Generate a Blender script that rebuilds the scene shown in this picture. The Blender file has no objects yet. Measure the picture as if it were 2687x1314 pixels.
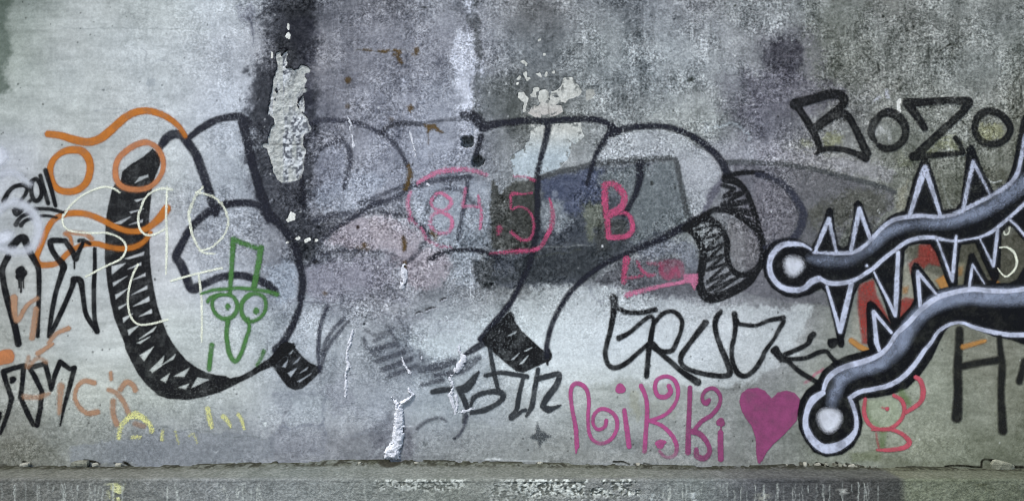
import bpy, math, random
import numpy as np

random.seed(7)
scene = bpy.context.scene
col = scene.collection

# ------------------------------------------------------------------ camera, sky, sun, exposure
WALL_DIST = 3.84                    # metres from lens to wall face
PPM = 500.0                         # photograph pixels per metre on the wall face
CU, CV = 1343.5, 657.0              # centre of the photograph
Z0 = 0.30                           # top of the ledge above the ground
CAM_Z = Z0 + (1215 - CV) / PPM

cam_data = bpy.data.cameras.new("camera")
cam_data.sensor_width = 36.0
cam_data.lens = 36.0 * WALL_DIST / (2687.0 / PPM)
cam_data.clip_start = 0.05
cam_data.clip_end = 1000.0
cam = bpy.data.objects.new("camera", cam_data)
cam.location = (0.0, -WALL_DIST, CAM_Z)
cam.rotation_euler = (math.radians(90), 0, 0)
col.objects.link(cam)
scene.camera = cam

world = bpy.data.worlds.new("World")
scene.world = world
world.use_nodes = True
wn = world.node_tree.nodes
wl = world.node_tree.links
wn.clear()
w_out = wn.new("ShaderNodeOutputWorld")
w_bg = wn.new("ShaderNodeBackground")
w_sky = wn.new("ShaderNodeTexSky")
w_sky.sky_type = 'NISHITA'
w_sky.sun_disc = False
SUN_EL, SUN_AZ = 58.0, 218.0        # azimuth clockwise from +Y
w_sky.sun_elevation = math.radians(SUN_EL)
w_sky.sun_rotation = math.radians(SUN_AZ)
w_sky.air_density = 1.2
w_sky.dust_density = 2.0
w_bg.inputs[1].default_value = 0.10
wl.new(w_sky.outputs[0], w_bg.inputs[0])
wl.new(w_bg.outputs[0], w_out.inputs[0])

sun_data = bpy.data.lights.new("sun", 'SUN')
sun_data.energy = 1.8
sun_data.angle = math.radians(8)
sun_data.color = (1.0, 0.965, 0.925)
sun = bpy.data.objects.new("sun", sun_data)
el, az = math.radians(SUN_EL), math.radians(SUN_AZ)
from mathutils import Vector
sdir = Vector((math.sin(az) * math.cos(el), math.cos(az) * math.cos(el), math.sin(el)))
sun.rotation_euler = sdir.to_track_quat('Z', 'Y').to_euler()
col.objects.link(sun)

scene.view_settings.view_transform = 'Standard'
scene.view_settings.look = 'None'
scene.view_settings.gamma = 1.0
scene.view_settings.exposure = 0.93
scene.view_settings.use_curve_mapping = False
scene.cycles.max_bounces = 6
scene.cycles.transparent_max_bounces = 24
scene.cycles.filter_width = 1.05

# ------------------------------------------------------------------ numpy noise and shape helpers
rng = np.random.RandomState(11)
TAB = rng.rand(16, 256, 256).astype(np.float32)

def vn(x, y, k=0):
    """smooth value noise 0..1, unit cells"""
    t = TAB[k % 16]
    xi = np.floor(x); yi = np.floor(y)
    fx = (x - xi); fy = (y - yi)
    fx = fx * fx * (3 - 2 * fx); fy = fy * fy * (3 - 2 * fy)
    x0 = xi.astype(np.int64) & 255; y0 = yi.astype(np.int64) & 255
    x1 = (x0 + 1) & 255; y1 = (y0 + 1) & 255
    a = t[y0, x0]; b = t[y0, x1]; c = t[y1, x0]; d = t[y1, x1]
    return a + (b - a) * fx + (c - a) * fy + (a - b - c + d) * fx * fy

def fbm(x, y, size, k=0, octs=4, gain=0.55):
    s = 0.0; amp = 1.0; tot = 0.0
    f = 1.0 / size
    for o in range(octs):
        s = s + amp * vn(x * f + 17.3 * o + k * 3.1, y * f + 9.7 * o + k * 7.7, k + o)
        tot += amp; amp *= gain; f *= 2.03
    return s / tot

def sst(a, b, x):
    t = np.clip((x - a) / (b - a), 0, 1)
    return t * t * (3 - 2 * t)

def lin(c):
    c = np.asarray(c, dtype=np.float64) / 255.0
    return np.where(c <= 0.04045, c / 12.92, ((c + 0.055) / 1.055) ** 2.4)

TILES = {'A': (0, 200, 3.15), 'B': (0, 500, 3.15), 'C': (0, 900, 3.043), 'D': (400, 200, 3.15), 'E': (400, 500, 3.15),
         'F': (400, 900, 3.15), 'G': (900, 200, 3.15), 'H': (900, 500, 3.15), 'I': (900, 900, 3.15), 'J': (1400, 200, 3.15),
         'K': (1400, 500, 3.15), 'L': (1400, 900, 3.15), 'M': (1987, 200, 3.15), 'N': (1987, 500, 3.15), 'O': (1987, 900, 3.15),
         'P': (600, 0, 4.2), 'Q': (1100, 0, 4.2), 'R': (1700, 0, 4.2), 'S': (2200, 0, 4.2), 'T': (750, 650, 4.2), 'U': (0, 0, 1.0)}

def pts(spec):
    """'A x y x y | B x y ...' -> n x 2 array of photograph coordinates (on the wall face)"""
    out = []
    for seg in spec.split('|'):
        w = seg.split()
        ox, oy, s = TILES[w[0]]
        v = [float(q) for q in w[1:]]
        for i in range(0, len(v), 2):
            out.append((ox + v[i] / s, oy + v[i + 1] / s))
    return np.array(out)

def smooth_line(p, closed=False, step=4.0):
    n = len(p)
    if n < 3 and not closed:
        L = np.linalg.norm(p[-1] - p[0]); m = max(2, int(L / step))
        t = np.linspace(0, 1, m)[:, None]
        return p[0] * (1 - t) + p[-1] * t, np.linspace(0, 1, m)
    res = []; tt = []
    cnt = n if closed else n - 1
    for i in range(cnt):
        if closed:
            a, b, c, d = p[(i - 1) % n], p[i], p[(i + 1) % n], p[(i + 2) % n]
        else:
            a, b, c, d = p[max(i - 1, 0)], p[i], p[i + 1], p[min(i + 2, n - 1)]
        m = max(2, int(np.linalg.norm(c - b) / step))
        for j in range(m):
            t = j / m
            res.append(0.5 * ((2 * b) + (-a + c) * t + (2 * a - 5 * b + 4 * c - d) * t * t + (-a + 3 * b - 3 * c + d) * t ** 3))
            tt.append((i + t) / cnt)
    res.append(p[0] if closed else p[-1]); tt.append(1.0)
    return np.array(res), np.array(tt)

def poly_sd(P, U, V):
    """signed distance to a polygon, positive inside"""
    d2 = np.full(U.shape, 1e12); inside = np.zeros(U.shape, bool)
    n = len(P)
    for i in range(n):
        ax, ay = P[i]; bx, by = P[(i + 1) % n]
        ex, ey = bx - ax, by - ay
        L = ex * ex + ey * ey + 1e-9
        t = np.clip(((U - ax) * ex + (V - ay) * ey) / L, 0, 1)
        dx = U - ax - t * ex; dy = V - ay - t * ey
        d2 = np.minimum(d2, dx * dx + dy * dy)
        if ay != by:
            c = ((ay > V) != (by > V)) & (U < (bx - ax) * (V - ay) / (by - ay) + ax)
            inside ^= c
    d = np.sqrt(d2)
    return np.where(inside, d, -d)

# primitives: ('s', spec, width(s), opts) stroke, ('f', spec) fill, ('x', spec) cut-out, ('o', spec, r) dot
def S(spec, w=12, op=1.0, closed=False, straight=False):
    return ('s', spec, w, op, closed, straight)
def FI(spec, op=1.0, rnd=False):
    return ('f', spec, op, rnd)
def X(spec):
    return ('x', spec)
def DOT(spec, r, op=1.0):
    return ('o', spec, r, op)

def raster(prims, step=2.0, pad=8, jit=0.6, seed=0, cutgrow=0.0):
    """signed distance + opacity of a set of primitives on a local lattice"""
    geo = []; lo = np.array([1e9, 1e9]); hi = -lo
    r_ = np.random.RandomState(seed + 5)
    for q in prims:
        P = pts(q[1])
        if q[0] == 's':
            if q[5]:
                segs = []; ts = []
                for i in range(len(P) - 1):
                    a, _ = smooth_line(P[i:i + 2]); segs.append(a)
                    ts.append(np.linspace(i, i + 1, len(a)) / (len(P) - 1))
                L = np.concatenate(segs); t = np.concatenate(ts)
            else:
                L, t = smooth_line(P, q[4])
            w = q[2] if isinstance(q[2], (tuple, list)) else (q[2], q[2])
            W = np.interp(t, np.linspace(0, 1, len(w)), w) / 2
            if jit:
                nz = vn(t * len(L) * 0.13 + r_.rand() * 90, t * 0 + r_.rand() * 90, 3) - 0.5
                W = W * (1 + 0.16 * jit * nz)
                n2 = vn(t * len(L) * 0.06 + r_.rand() * 90, t * 0 + 3.3, 4) - 0.5
                L = L + np.stack([n2, -n2], 1) * 1.6 * jit
            geo.append(('s', L, W, q[3])); mx = W.max()
            l, h = L.min(0) - mx, L.max(0) + mx
        elif q[0] == 'f':
            if q[3]:
                P, _ = smooth_line(P, True)
            geo.append(('f', P, q[2])); l, h = P.min(0), P.max(0)
        elif q[0] == 'x':
            geo.append(('x', P)); continue
        else:
            geo.append(('o', P[0], q[2], q[3])); l, h = P[0] - q[2], P[0] + q[2]
        lo = np.minimum(lo, l); hi = np.maximum(hi, h)
    lo = np.floor((lo - pad) / step) * step; hi = hi + pad
    us = np.arange(lo[0], hi[0] + step, step); vs = np.arange(lo[1], hi[1] + step, step)
    U, V = np.meshgrid(us, vs)
    sd = np.full(U.shape, -50.0); op = np.ones(U.shape) * 0.0
    def sub(l, h):
        i0 = max(0, int((l[0] - lo[0]) / step) - 1); i1 = int((h[0] - lo[0]) / step) + 3
        j0 = max(0, int((l[1] - lo[1]) / step) - 1); j1 = int((h[1] - lo[1]) / step) + 3
        return slice(j0, j1), slice(i0, i1)
    def put(sl, d, o):
        cur = sd[sl]; co = op[sl]
        near = d > -pad
        co2 = np.where(near & (d > cur), np.where(cur > 0, np.maximum(o, co), o), np.where(near & (d > 0), np.maximum(o, co), co))
        op[sl] = co2
        sd[sl] = np.maximum(cur, d)
    for g in geo:
        if g[0] == 's':
            L, W = g[1], g[2]
            for i in range(len(L) - 1):
                a, b = L[i], L[i + 1]; ra, rb = W[i], W[i + 1]
                m = max(ra, rb) + pad
                sl = sub(np.minimum(a, b) - m, np.maximum(a, b) + m)
                u, v = U[sl], V[sl]
                e = b - a; LL = e @ e + 1e-9
                t = np.clip(((u - a[0]) * e[0] + (v - a[1]) * e[1]) / LL, 0, 1)
                d = (ra + (rb - ra) * t) - np.hypot(u - a[0] - t * e[0], v - a[1] - t * e[1])
                put(sl, d, g[3])
        elif g[0] == 'f':
            sl = sub(g[1].min(0) - pad, g[1].max(0) + pad)
            put(sl, poly_sd(g[1], U[sl], V[sl]), g[2])
        elif g[0] == 'o':
            sl = sub(g[1] - g[2] - pad, g[1] + g[2] + pad)
            ang = np.arctan2(V[sl] - g[1][1], U[sl] - g[1][0])
            d = g[2] * (1 + 0.08 * np.sin(ang * 3 + g[1][0])) - np.hypot(U[sl] - g[1][0], V[sl] - g[1][1])
            put(sl, d, g[3])
        else:
            sl = sub(g[1].min(0) - pad, g[1].max(0) + pad)
            sd[sl] = np.minimum(sd[sl], -poly_sd(g[1], U[sl], V[sl]) - cutgrow)
    return us, vs, U, V, sd, op

# ------------------------------------------------------------------ the wall's colour (vignette painted in), grit and relief, as functions of place
TU = np.array([0, 200, 400, 600, 800, 1000, 1200, 1400, 1600, 1800, 2000, 2200, 2400, 2600, 2700.])
TV = np.array([0, 150, 300, 450, 600, 750, 900, 1050, 1200.])
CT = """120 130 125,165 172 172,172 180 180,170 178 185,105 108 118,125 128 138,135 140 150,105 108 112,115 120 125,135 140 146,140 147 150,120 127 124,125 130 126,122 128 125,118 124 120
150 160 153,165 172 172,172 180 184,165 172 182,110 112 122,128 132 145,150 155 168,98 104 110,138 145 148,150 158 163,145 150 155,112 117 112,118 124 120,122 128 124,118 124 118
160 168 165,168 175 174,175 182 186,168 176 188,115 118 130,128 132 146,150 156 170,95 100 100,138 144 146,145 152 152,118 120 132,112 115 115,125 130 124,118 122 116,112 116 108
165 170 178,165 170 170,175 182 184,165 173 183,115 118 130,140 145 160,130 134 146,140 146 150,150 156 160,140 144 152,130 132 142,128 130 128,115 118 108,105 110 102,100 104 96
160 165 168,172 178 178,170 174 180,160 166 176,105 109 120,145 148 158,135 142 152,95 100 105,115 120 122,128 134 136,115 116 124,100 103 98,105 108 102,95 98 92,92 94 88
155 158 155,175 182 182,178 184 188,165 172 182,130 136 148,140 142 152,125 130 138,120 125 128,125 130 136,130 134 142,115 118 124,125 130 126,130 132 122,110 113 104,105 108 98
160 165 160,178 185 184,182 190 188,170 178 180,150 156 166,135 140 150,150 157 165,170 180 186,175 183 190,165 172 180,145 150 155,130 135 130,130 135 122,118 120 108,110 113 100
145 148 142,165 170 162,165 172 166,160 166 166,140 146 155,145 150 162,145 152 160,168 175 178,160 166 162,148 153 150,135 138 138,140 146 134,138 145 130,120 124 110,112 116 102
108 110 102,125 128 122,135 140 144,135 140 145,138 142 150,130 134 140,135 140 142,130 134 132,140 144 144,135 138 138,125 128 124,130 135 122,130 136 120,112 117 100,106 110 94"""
CTAB = np.array([[[float(x) for x in c.split()] for c in r.split(',')] for r in CT.split('\n')])  # wall tones, with vignette darkening towards right, bottom and corners painted in
GT = """0 0 .15 .35 .7 .7 .6 .7 .8 .95 .9 .9 1 1 1
0 0 .15 .4 .8 .7 .6 .7 .9 1 .9 .9 1 1 1
0 0 .15 .4 .8 .7 .6 .7 .9 1 .9 .9 1 1 1
0 0 .1 .4 .8 .8 .8 .6 .9 1 .8 .8 1 .8 .8
0 0 .1 .6 1 1 1 .8 1 1 .8 .7 .5 .3 .3
0 0 0 .2 .8 1 1 .5 .7 .7 .4 .3 .2 .2 .2
.1 0 0 .2 .4 .5 .5 .2 .1 .1 .1 .1 .1 .1 .1
.3 .2 .2 .2 .3 .3 .3 .2 .1 .1 .1 .1 .1 .1 .1
.5 .4 .3 .3 .3 .3 .3 .3 .2 .2 .2 .2 .2 .2 .2"""
GTAB = np.array([[float(x) for x in r.split()] for r in GT.split('\n')])

def table(tab, u, v):
    fu = np.interp(u, TU, np.arange(len(TU))); fv = np.interp(v, TV, np.arange(len(TV)))
    i = np.minimum(fu.astype(int), len(TU) - 2); j = np.minimum(fv.astype(int), len(TV) - 2)
    a = fu - i; b = fv - j
    a = a * a * (3 - 2 * a); b = b * b * (3 - 2 * b)
    if tab.ndim == 3:
        a = a[..., None]; b = b[..., None]
    return (tab[j, i] * (1 - a) + tab[j, i + 1] * a) * (1 - b) + (tab[j + 1, i] * (1 - a) + tab[j + 1, i + 1] * a) * b

def warp(U, V, amp, size, k):
    return U + (fbm(U, V, size, k, 3) - .5) * 2 * amp, V + (fbm(U, V, size, k + 5, 3) - .5) * 2 * amp

def grit_at(U, V):
    u, v = warp(U, V, 70, 160, 2)
    g = np.clip(table(GTAB, u, v), 0, 1)
    return np.clip(g * (.45 + 1.1 * sst(.30, .68, fbm(U, V, 74, 13, 4, .6))), 0, 1.25)

def relief_at(U, V):
    """gentle unevenness of the plaster, metres towards the street"""
    return (fbm(U, V, 420, 6, 2) - .5) * 0.012 + (fbm(U, V, 130, 9, 2) - .5) * 0.004

def joint_v(u):
    return np.interp(u, [-4000, 0, 500, 700, 900, 1050, 1200, 1500, 1900, 2100, 2300, 2500, 2687, 6000],
                     [1216, 1218, 1217, 1208, 1203, 1203, 1205, 1212, 1219, 1215, 1221, 1223, 1226, 1226])

# stains, old paint and weathered areas of the wall: (shape, sRGB, strength, edge softness px, edge roughness px, seed, streak)
WALL_STAMPS = [
 # dark weathered band between the smooth and the rough plaster
 (('f', 'P 470 -60 960 -60 950 200 930 420 890 640 870 900 900 1100 900 1260 | D 1310 0 1330 250 1360 420 1330 600 1300 800 1290 960 1260 1100 1340 1200 | E 1380 300 1360 420 1290 520 1210 560 1180 520 1110 400 1060 290 960 200 900 60 | D 860 900 820 700 800 450 780 330 790 150 800 0 | P 250 1200 250 900 470 560 440 300 440 100'), (68, 71, 79), .9, 30, 36, 1),
 (('f', 'P 620 -60 950 -60 940 300 880 500 780 640 700 700 640 660 600 560 640 300 600 150'), (64, 67, 72), .65, 22, 26, 2),
 (('f', 'D 900 0 1010 0 990 300 940 500 960 700 900 850 870 700 850 400 830 200'), (66, 69, 76), .55, 16, 22, 3),
 (('f', 'E 1140 430 1380 380 1330 560 1250 600 1190 560'), (66, 70, 76), .8, 14, 12, 4),
 (('f', 'P 130 80 280 100 300 300 260 500 230 300'), (120, 124, 138), .6, 14, 16, 5),
 (('f', 'P 650 300 700 250 950 180 960 700 900 1260 780 1260 840 900 780 700'), (66, 68, 80), .5, 18, 20, 6),
 # left edge mould
 (('f', 'U -40 -40 28 -30 20 60 34 130 12 190 20 230 -40 260'), (88, 100, 94), .8, 16, 18, 7),
 (('f', 'U -2000 -40 -20 -40 -10 260 -2000 300'), (105, 116, 110), .5, 30, 30, 7),
 # joint: pale lime stripe and dark rough edge
 (('f', 'Q 520 -30 560 90 500 290 440 430 380 600 350 740 400 900 390 1100 400 1260 | G 980 100 930 260 950 340 1090 330 1110 200 1090 60 1060 0 | Q 650 900 700 760 640 600 580 400 560 280 600 160 580 -30'), (190, 196, 210), .9, 10, 22, 8),
 (('f', 'Q 590 -30 640 -30 660 300 700 600 660 900 640 1260 | G 1130 200 1120 330 1100 320 1090 100 | Q 620 1100 600 800 640 620 570 330 520 150'), (74, 78, 82), .65, 6, 14, 9),
 (('f', 'G 1100 0 1440 0 1420 200 1440 330 1170 360 1110 300'), (92, 98, 98), .5, 14, 12, 10),
 (('f', 'G 960 380 1060 380 1140 470 1050 560 1000 640 960 560'), (180, 186, 200), .6, 12, 14, 11),
 (('f', 'G 620 400 1050 600 1060 760 800 760 640 860 600 960 540 940'), (165, 172, 188), .45, 20, 20, 12),
 (('f', 'G 470 0 520 0 520 150 560 330 540 330 500 150'), (180, 186, 202), .5, 6, 8, 13),
 # middle-left light rough area
 (('f', 'D 1340 950 1600 820 1890 800 1890 1080 1600 1130 1400 1140 1330 1060'), (160, 170, 186), .55, 16, 20, 14),
 (('f', 'D 1370 620 1600 560 1600 900 1420 1000 1360 800'), (140, 147, 165), .4, 14, 14, 15),
 (('f', 'E 930 620 1100 560 1190 640 1200 860 1100 960 1000 880'), (165, 178, 194), .55, 14, 16, 16),
 (('f', 'E 1260 860 1250 700 1330 620 1600 560 1880 560 1880 800 1700 900 1400 900'), (128, 130, 144), .5, 18, 20, 17),
 # pinkish old paint
 (('f', 'H 30 260 160 200 330 190 480 240 620 320 680 400 640 470 880 480 900 560 880 720 760 800 600 820 540 760 440 560 300 500 100 480 0 470 -120 430 -60 330'), (166, 155, 165), .6, 12, 12, 18),
 (('f', 'H 220 230 230 440 520 480 500 380 420 260'), (156, 147, 152), .35, 14, 10, 19),
 (('f', 'T 200 220 500 160 1150 90 1240 420 1000 470 700 420 450 560 300 560 220 500'), (140, 138, 152), .4, 14, 20, 20),
 (('f', 'H 880 480 1130 500 1210 560 1120 700 1080 800 900 720'), (158, 168, 180), .55, 16, 20, 21),
 (('f', 'H 1060 560 1260 560 1300 700 1200 800 1130 760 1080 680'), (74, 78, 82), .7, 10, 18, 22),
 # blue-white square behind the numbers
 (('f', 'G 600 960 720 900 1030 880 1060 850 1200 860 1225 900 1225 1260 | H 1225 0 1225 460 940 480 800 400 700 330 600 250 560 120'), (158, 168, 182), .5, 14, 16, 23),
 (('f', 'H 1020 300 1225 300 1225 470 960 480 960 380'), (98, 106, 114), .5, 16, 18, 24),
 (('f', 'G 1225 870 1250 860 1300 980 1380 900 1460 860 1600 860 | H 1610 0 1640 200 1590 500 1400 520 1225 480 | G 1222 1100'), (76, 78, 76), .88, 4, 4, 25),
 # dark painted field with its grey upper line, inside the big letters
 (('f', 'G 1640 850 1890 790 | J 600 730 1180 700 1240 950 1290 1170 | K 1290 240 1100 340 700 540 400 760 200 780 -100 790 -300 780 -340 560 -20 480 40 200'), (80, 86, 97), .85, 14, 12, 26),
 (('f', 'J 60 850 300 790 560 760 560 1030 420 1040 380 1120 240 1130 250 1040 100 1010'), (92, 100, 124), .85, 14, 12, 27),
 (('f', 'K 60 100 150 70 250 110 320 250 200 330 60 330'), (165, 174, 180), .65, 8, 12, 28),
 (('f', 'J 560 780 1180 700 1240 900 1280 1140 | K 1290 230 1100 330 840 420 840 200 750 100 700 0 560 -40'), (126, 135, 138), .75, 10, 10, 29),
 (('f', 'J 410 1060 560 1060 580 1180 570 1260 | K 500 250 500 440 460 440 410 120'), (130, 136, 114), .6, 9, 8, 30),
 (('f', 'K 505 230 640 225 760 250 780 330 760 400 620 400 640 480 510 520'), (84, 86, 84), .65, 8, 8, 31),
 (('f', 'K 0 490 300 460 700 440 760 500 600 600 400 740 100 780 -350 790 -350 700 -150 620'), (72, 77, 82), .85, 18, 26, 32),
 (('f', 'K 850 470 1100 390 1300 430 1370 560 1370 700 1300 700 1200 560 900 560'), (112, 118, 132), .7, 12, 10, 33),
 (('f', 'K 700 560 900 560 1200 560 1370 700 1350 850 1200 890 1000 880 760 820 600 780 500 760 640 640'), (90, 92, 100), .75, 14, 14, 34),
 # pale inside of the fourth letter
 (('f', 'J 650 500 900 445 1120 450 1350 560 1500 700 1560 800 1450 950 1400 1140 1310 1180 1250 900 1190 690 850 680 500 740 560 600'), (168, 174, 182), .68, 8, 6, 35),
 (('f', 'J 1560 830 1560 920 1450 1100 1400 1130 1440 960'), (92, 92, 108), .7, 6, 5, 36),
 (('f', 'J 1440 560 1600 520 1760 600 1890 640 1890 700 1620 700 1540 640'), (150, 154, 164), .5, 12, 16, 37),
 (('f', 'J 1420 370 1460 380 1450 480 1400 480'), (176, 184, 190), .6, 6, 8, 38),
 # grey painted arc to the right
 (('f', 'M 0 730 400 760 800 860 1130 960 1140 1090 1040 1160 960 1260 | N 950 340 850 60 760 300 660 460 600 180 480 420 440 470 260 400 100 440 30 560 60 700 300 880 560 820 600 950 300 930 0 870 -120 840 -100 300 -160 0 | J 1640 720'), (104, 105, 114), .72, 5, 4, 39),
 (('f', 'M 420 1100 800 920 1080 960 1080 1080 960 1200 900 1150 840 1040 780 1100 740 1260 640 1260 590 1110 500 1260 420 1240'), (98, 100, 92), .7, 16, 10, 40),
 (('f', 'M 0 850 120 860 240 960 320 1060 350 1200 | N 340 200 260 380 120 400 0 380 -60 200'), (122, 121, 130), .6, 9, 4, 41),
 (('f', 'K 1600 230 1760 260 1870 460 1850 620 1760 660 1660 640 1620 480'), (118, 118, 122), .7, 5, 3, 42),
 (('f', 'M 0 580 400 620 900 700 1120 760 1140 920 900 840 600 780 300 720 0 690'), (150, 150, 160), .55, 12, 16, 43),
 # old round dark spray spot and cloud
 (('o', 'R 1500 620', 50), (62, 64, 72), .95, 13, 8, 44),
 (('o', 'R 1560 640', 84), (98, 99, 108), .55, 30, 26, 45),
 (('f', 'R 1100 850 1500 800 1900 900 2100 1000 1900 1260 1000 1260'), (108, 108, 120), .6, 26, 30, 46),
 (('f', 'M 0 0 400 0 300 130 260 300 400 400 440 560 0 480 -280 300 -260 60'), (98, 100, 110), .5, 26, 30, 47),
 (('f', 'R 1770 60 2400 100 2420 600 2300 1100 1950 800 1830 500'), (104, 110, 104), .45, 30, 40, 48),
 (('f', 'M 560 480 700 500 690 570 560 580'), (138, 142, 108), .7, 12, 12, 49),
 (('f', 'M 370 540 440 520 470 580 380 580'), (138, 142, 112), .55, 10, 10, 50),
 (('f', 'M 1480 520 1640 500 1680 610 1420 620'), (132, 136, 104), .6, 12, 12, 51),
 (('f', 'M 1830 400 2030 400 2040 500 1900 530 1840 500'), (138, 140, 104), .65, 10, 10, 52),
 (('f', 'M 1160 600 1280 690 1230 780 1160 760'), (128, 134, 104), .4, 14, 10, 53),
 (('f', 'M 900 40 1180 60 1170 300 1130 420 940 320'), (150, 152, 146), .35, 14, 30, 54),
 (('f', 'M 1480 860 1700 780 1690 940 1640 1100 1540 1110 1500 960'), (88, 92, 84), .6, 9, 8, 55),
 (('f', 'M 1850 740 2050 740 2060 860 1960 940 1880 860'), (92, 94, 86), .6, 8, 8, 56),
 (('f', 'M 1140 980 1250 860 1240 1080 1160 1120'), (148, 146, 128), .55, 8, 10, 57),
 # ground inside the black holes of the spiked arms
 (('f', 'N 1210 480 1300 430 1450 440 1520 620 1600 800 1500 820 1380 660 1240 560'), (96, 96, 86), .75, 8, 6, 58),
 (('f', 'N 1190 640 1300 600 1420 680 1560 760 1600 830 1300 900 1190 900'), (150, 150, 136), .7, 8, 8, 59),
 (('f', 'N 1640 420 1960 420 2205 300 2300 500 2200 780 1900 760 1650 800'), (86, 86, 78), .8, 10, 6, 60),
 (('f', 'N 1650 600 1720 580 1710 790 1640 790'), (140, 140, 120), .6, 8, 6, 61),
 (('f', 'N 760 1260 800 1000 850 960 900 1260'), (158, 158, 148), .6, 8, 8, 62),
 (('f', 'N 940 740 980 720 1020 850 940 850'), (150, 150, 142), .7, 4, 4, 63),
 # lower right pale plaster and green tint
 (('f', 'K 0 820 200 760 420 800 600 800 900 880 1300 900 1420 930 1600 960 1900 940 2300 960 | O 300 100 0 300 | L 1400 400 900 300 0 400 -300 200 | H 1420 1060 1420 900 1560 860'), (194, 203, 207), .6, 12, 24, 64),
 (('f', 'O 880 470 1180 470 1200 700 1000 720 900 640'), (150, 164, 138), .5, 10, 5, 65),
 (('f', 'O 780 900 1030 880 1030 980 780 980'), (112, 120, 96), .6, 6, 5, 66),
 (('f', 'O 1040 940 1500 980 1640 990 1870 1000 1860 1060 1040 1060'), (112, 116, 102), .5, 6, 10, 67),
 (('f', 'L 1660 480 1720 480 1720 900 1680 900'), (128, 134, 132), .45, 8, 8, 68),
 (('f', 'L 800 380 860 390 900 600 860 640 800 560'), (146, 148, 132), .5, 6, 10, 69),
 (('f', 'L 780 500 1160 480 1160 620 860 600'), (150, 152, 140), .25, 8, 14, 70),
 # light bowl and hatch ghosts, lower middle
 (('f', 'I 560 40 660 110 800 130 940 110 1000 70 1150 -20 | H 1180 1140 1280 1020 1100 1080 950 1060 700 1040 560 1120'), (178, 186, 192), .65, 6, 8, 71),
 (('f', 'E 1060 1180 1180 1020 1400 960 1390 1260 | F 1370 170 1300 140 1160 0'), (168, 174, 184), .5, 8, 8, 72),
 (('f', 'I 240 60 440 -20 620 60 640 200 560 330 420 290 330 180'), (108, 112, 124), .6, 14, 12, 73),
 (('f', 'I 620 60 760 140 940 120 920 240 760 300 640 300'), (112, 116, 126), .5, 12, 12, 74),
 (('f', 'I 250 700 400 560 400 800 300 950 230 950'), (96, 98, 108), .5, 18, 16, 75),
 (('f', 'I 500 700 580 700 600 900 540 950 480 930'), (94, 94, 104), .5, 16, 16, 76),
 (('f', 'I 520 560 820 540 900 700 860 900 600 900 560 720'), (160, 166, 170), .35, 16, 20, 77),
 (('f', 'F 1010 400 1420 400 1430 760 1420 920 980 920 960 800 1080 640 1000 480'), (128, 133, 144), .4, 10, 14, 78),
 (('f', 'F 1160 460 1410 430 1410 660 1120 680'), (158, 165, 172), .5, 8, 10, 79),
 (('f', 'F 1420 400 1600 300 1700 560 1500 560'), (120, 122, 136), .45, 18, 24, 80),
 # grey repair below the left pieces
 (('f', 'C 560 820 960 760 1200 720 1280 680 1420 700 1560 690 1700 720 1826 700 | F 760 740 900 780 1000 760 1000 960 0 1010 | C 900 960 560 960'), (128, 134, 142), .68, 5, 10, 81),
 (('f', 'I 1050 640 1480 720 1880 860 1880 970 1000 960 1000 700'), (142, 148, 150), .5, 8, 12, 82),
 (('f', 'C 0 780 420 800 520 960 0 980'), (112, 114, 106), .5, 20, 26, 83),
 # purple-grey tide line lower middle
 (('f', 'T 440 620 1000 700 1300 750 1900 800 2000 900 1600 1000 1300 900 900 800 480 800'), (132, 134, 146), .35, 16, 24, 84),
 (('f', 'H 200 840 460 860 540 950 480 950 300 900'), (112, 114, 126), .35, 14, 20, 85),
 (('o', 'J 178 972', 9), (150, 158, 168), .6, 3, 2, 86),
 (('f', 'L 0 760 400 900 900 900 1200 960 1890 990 1890 1020 0 980'), (150, 153, 150), .4, 10, 16, 87),
]

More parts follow.
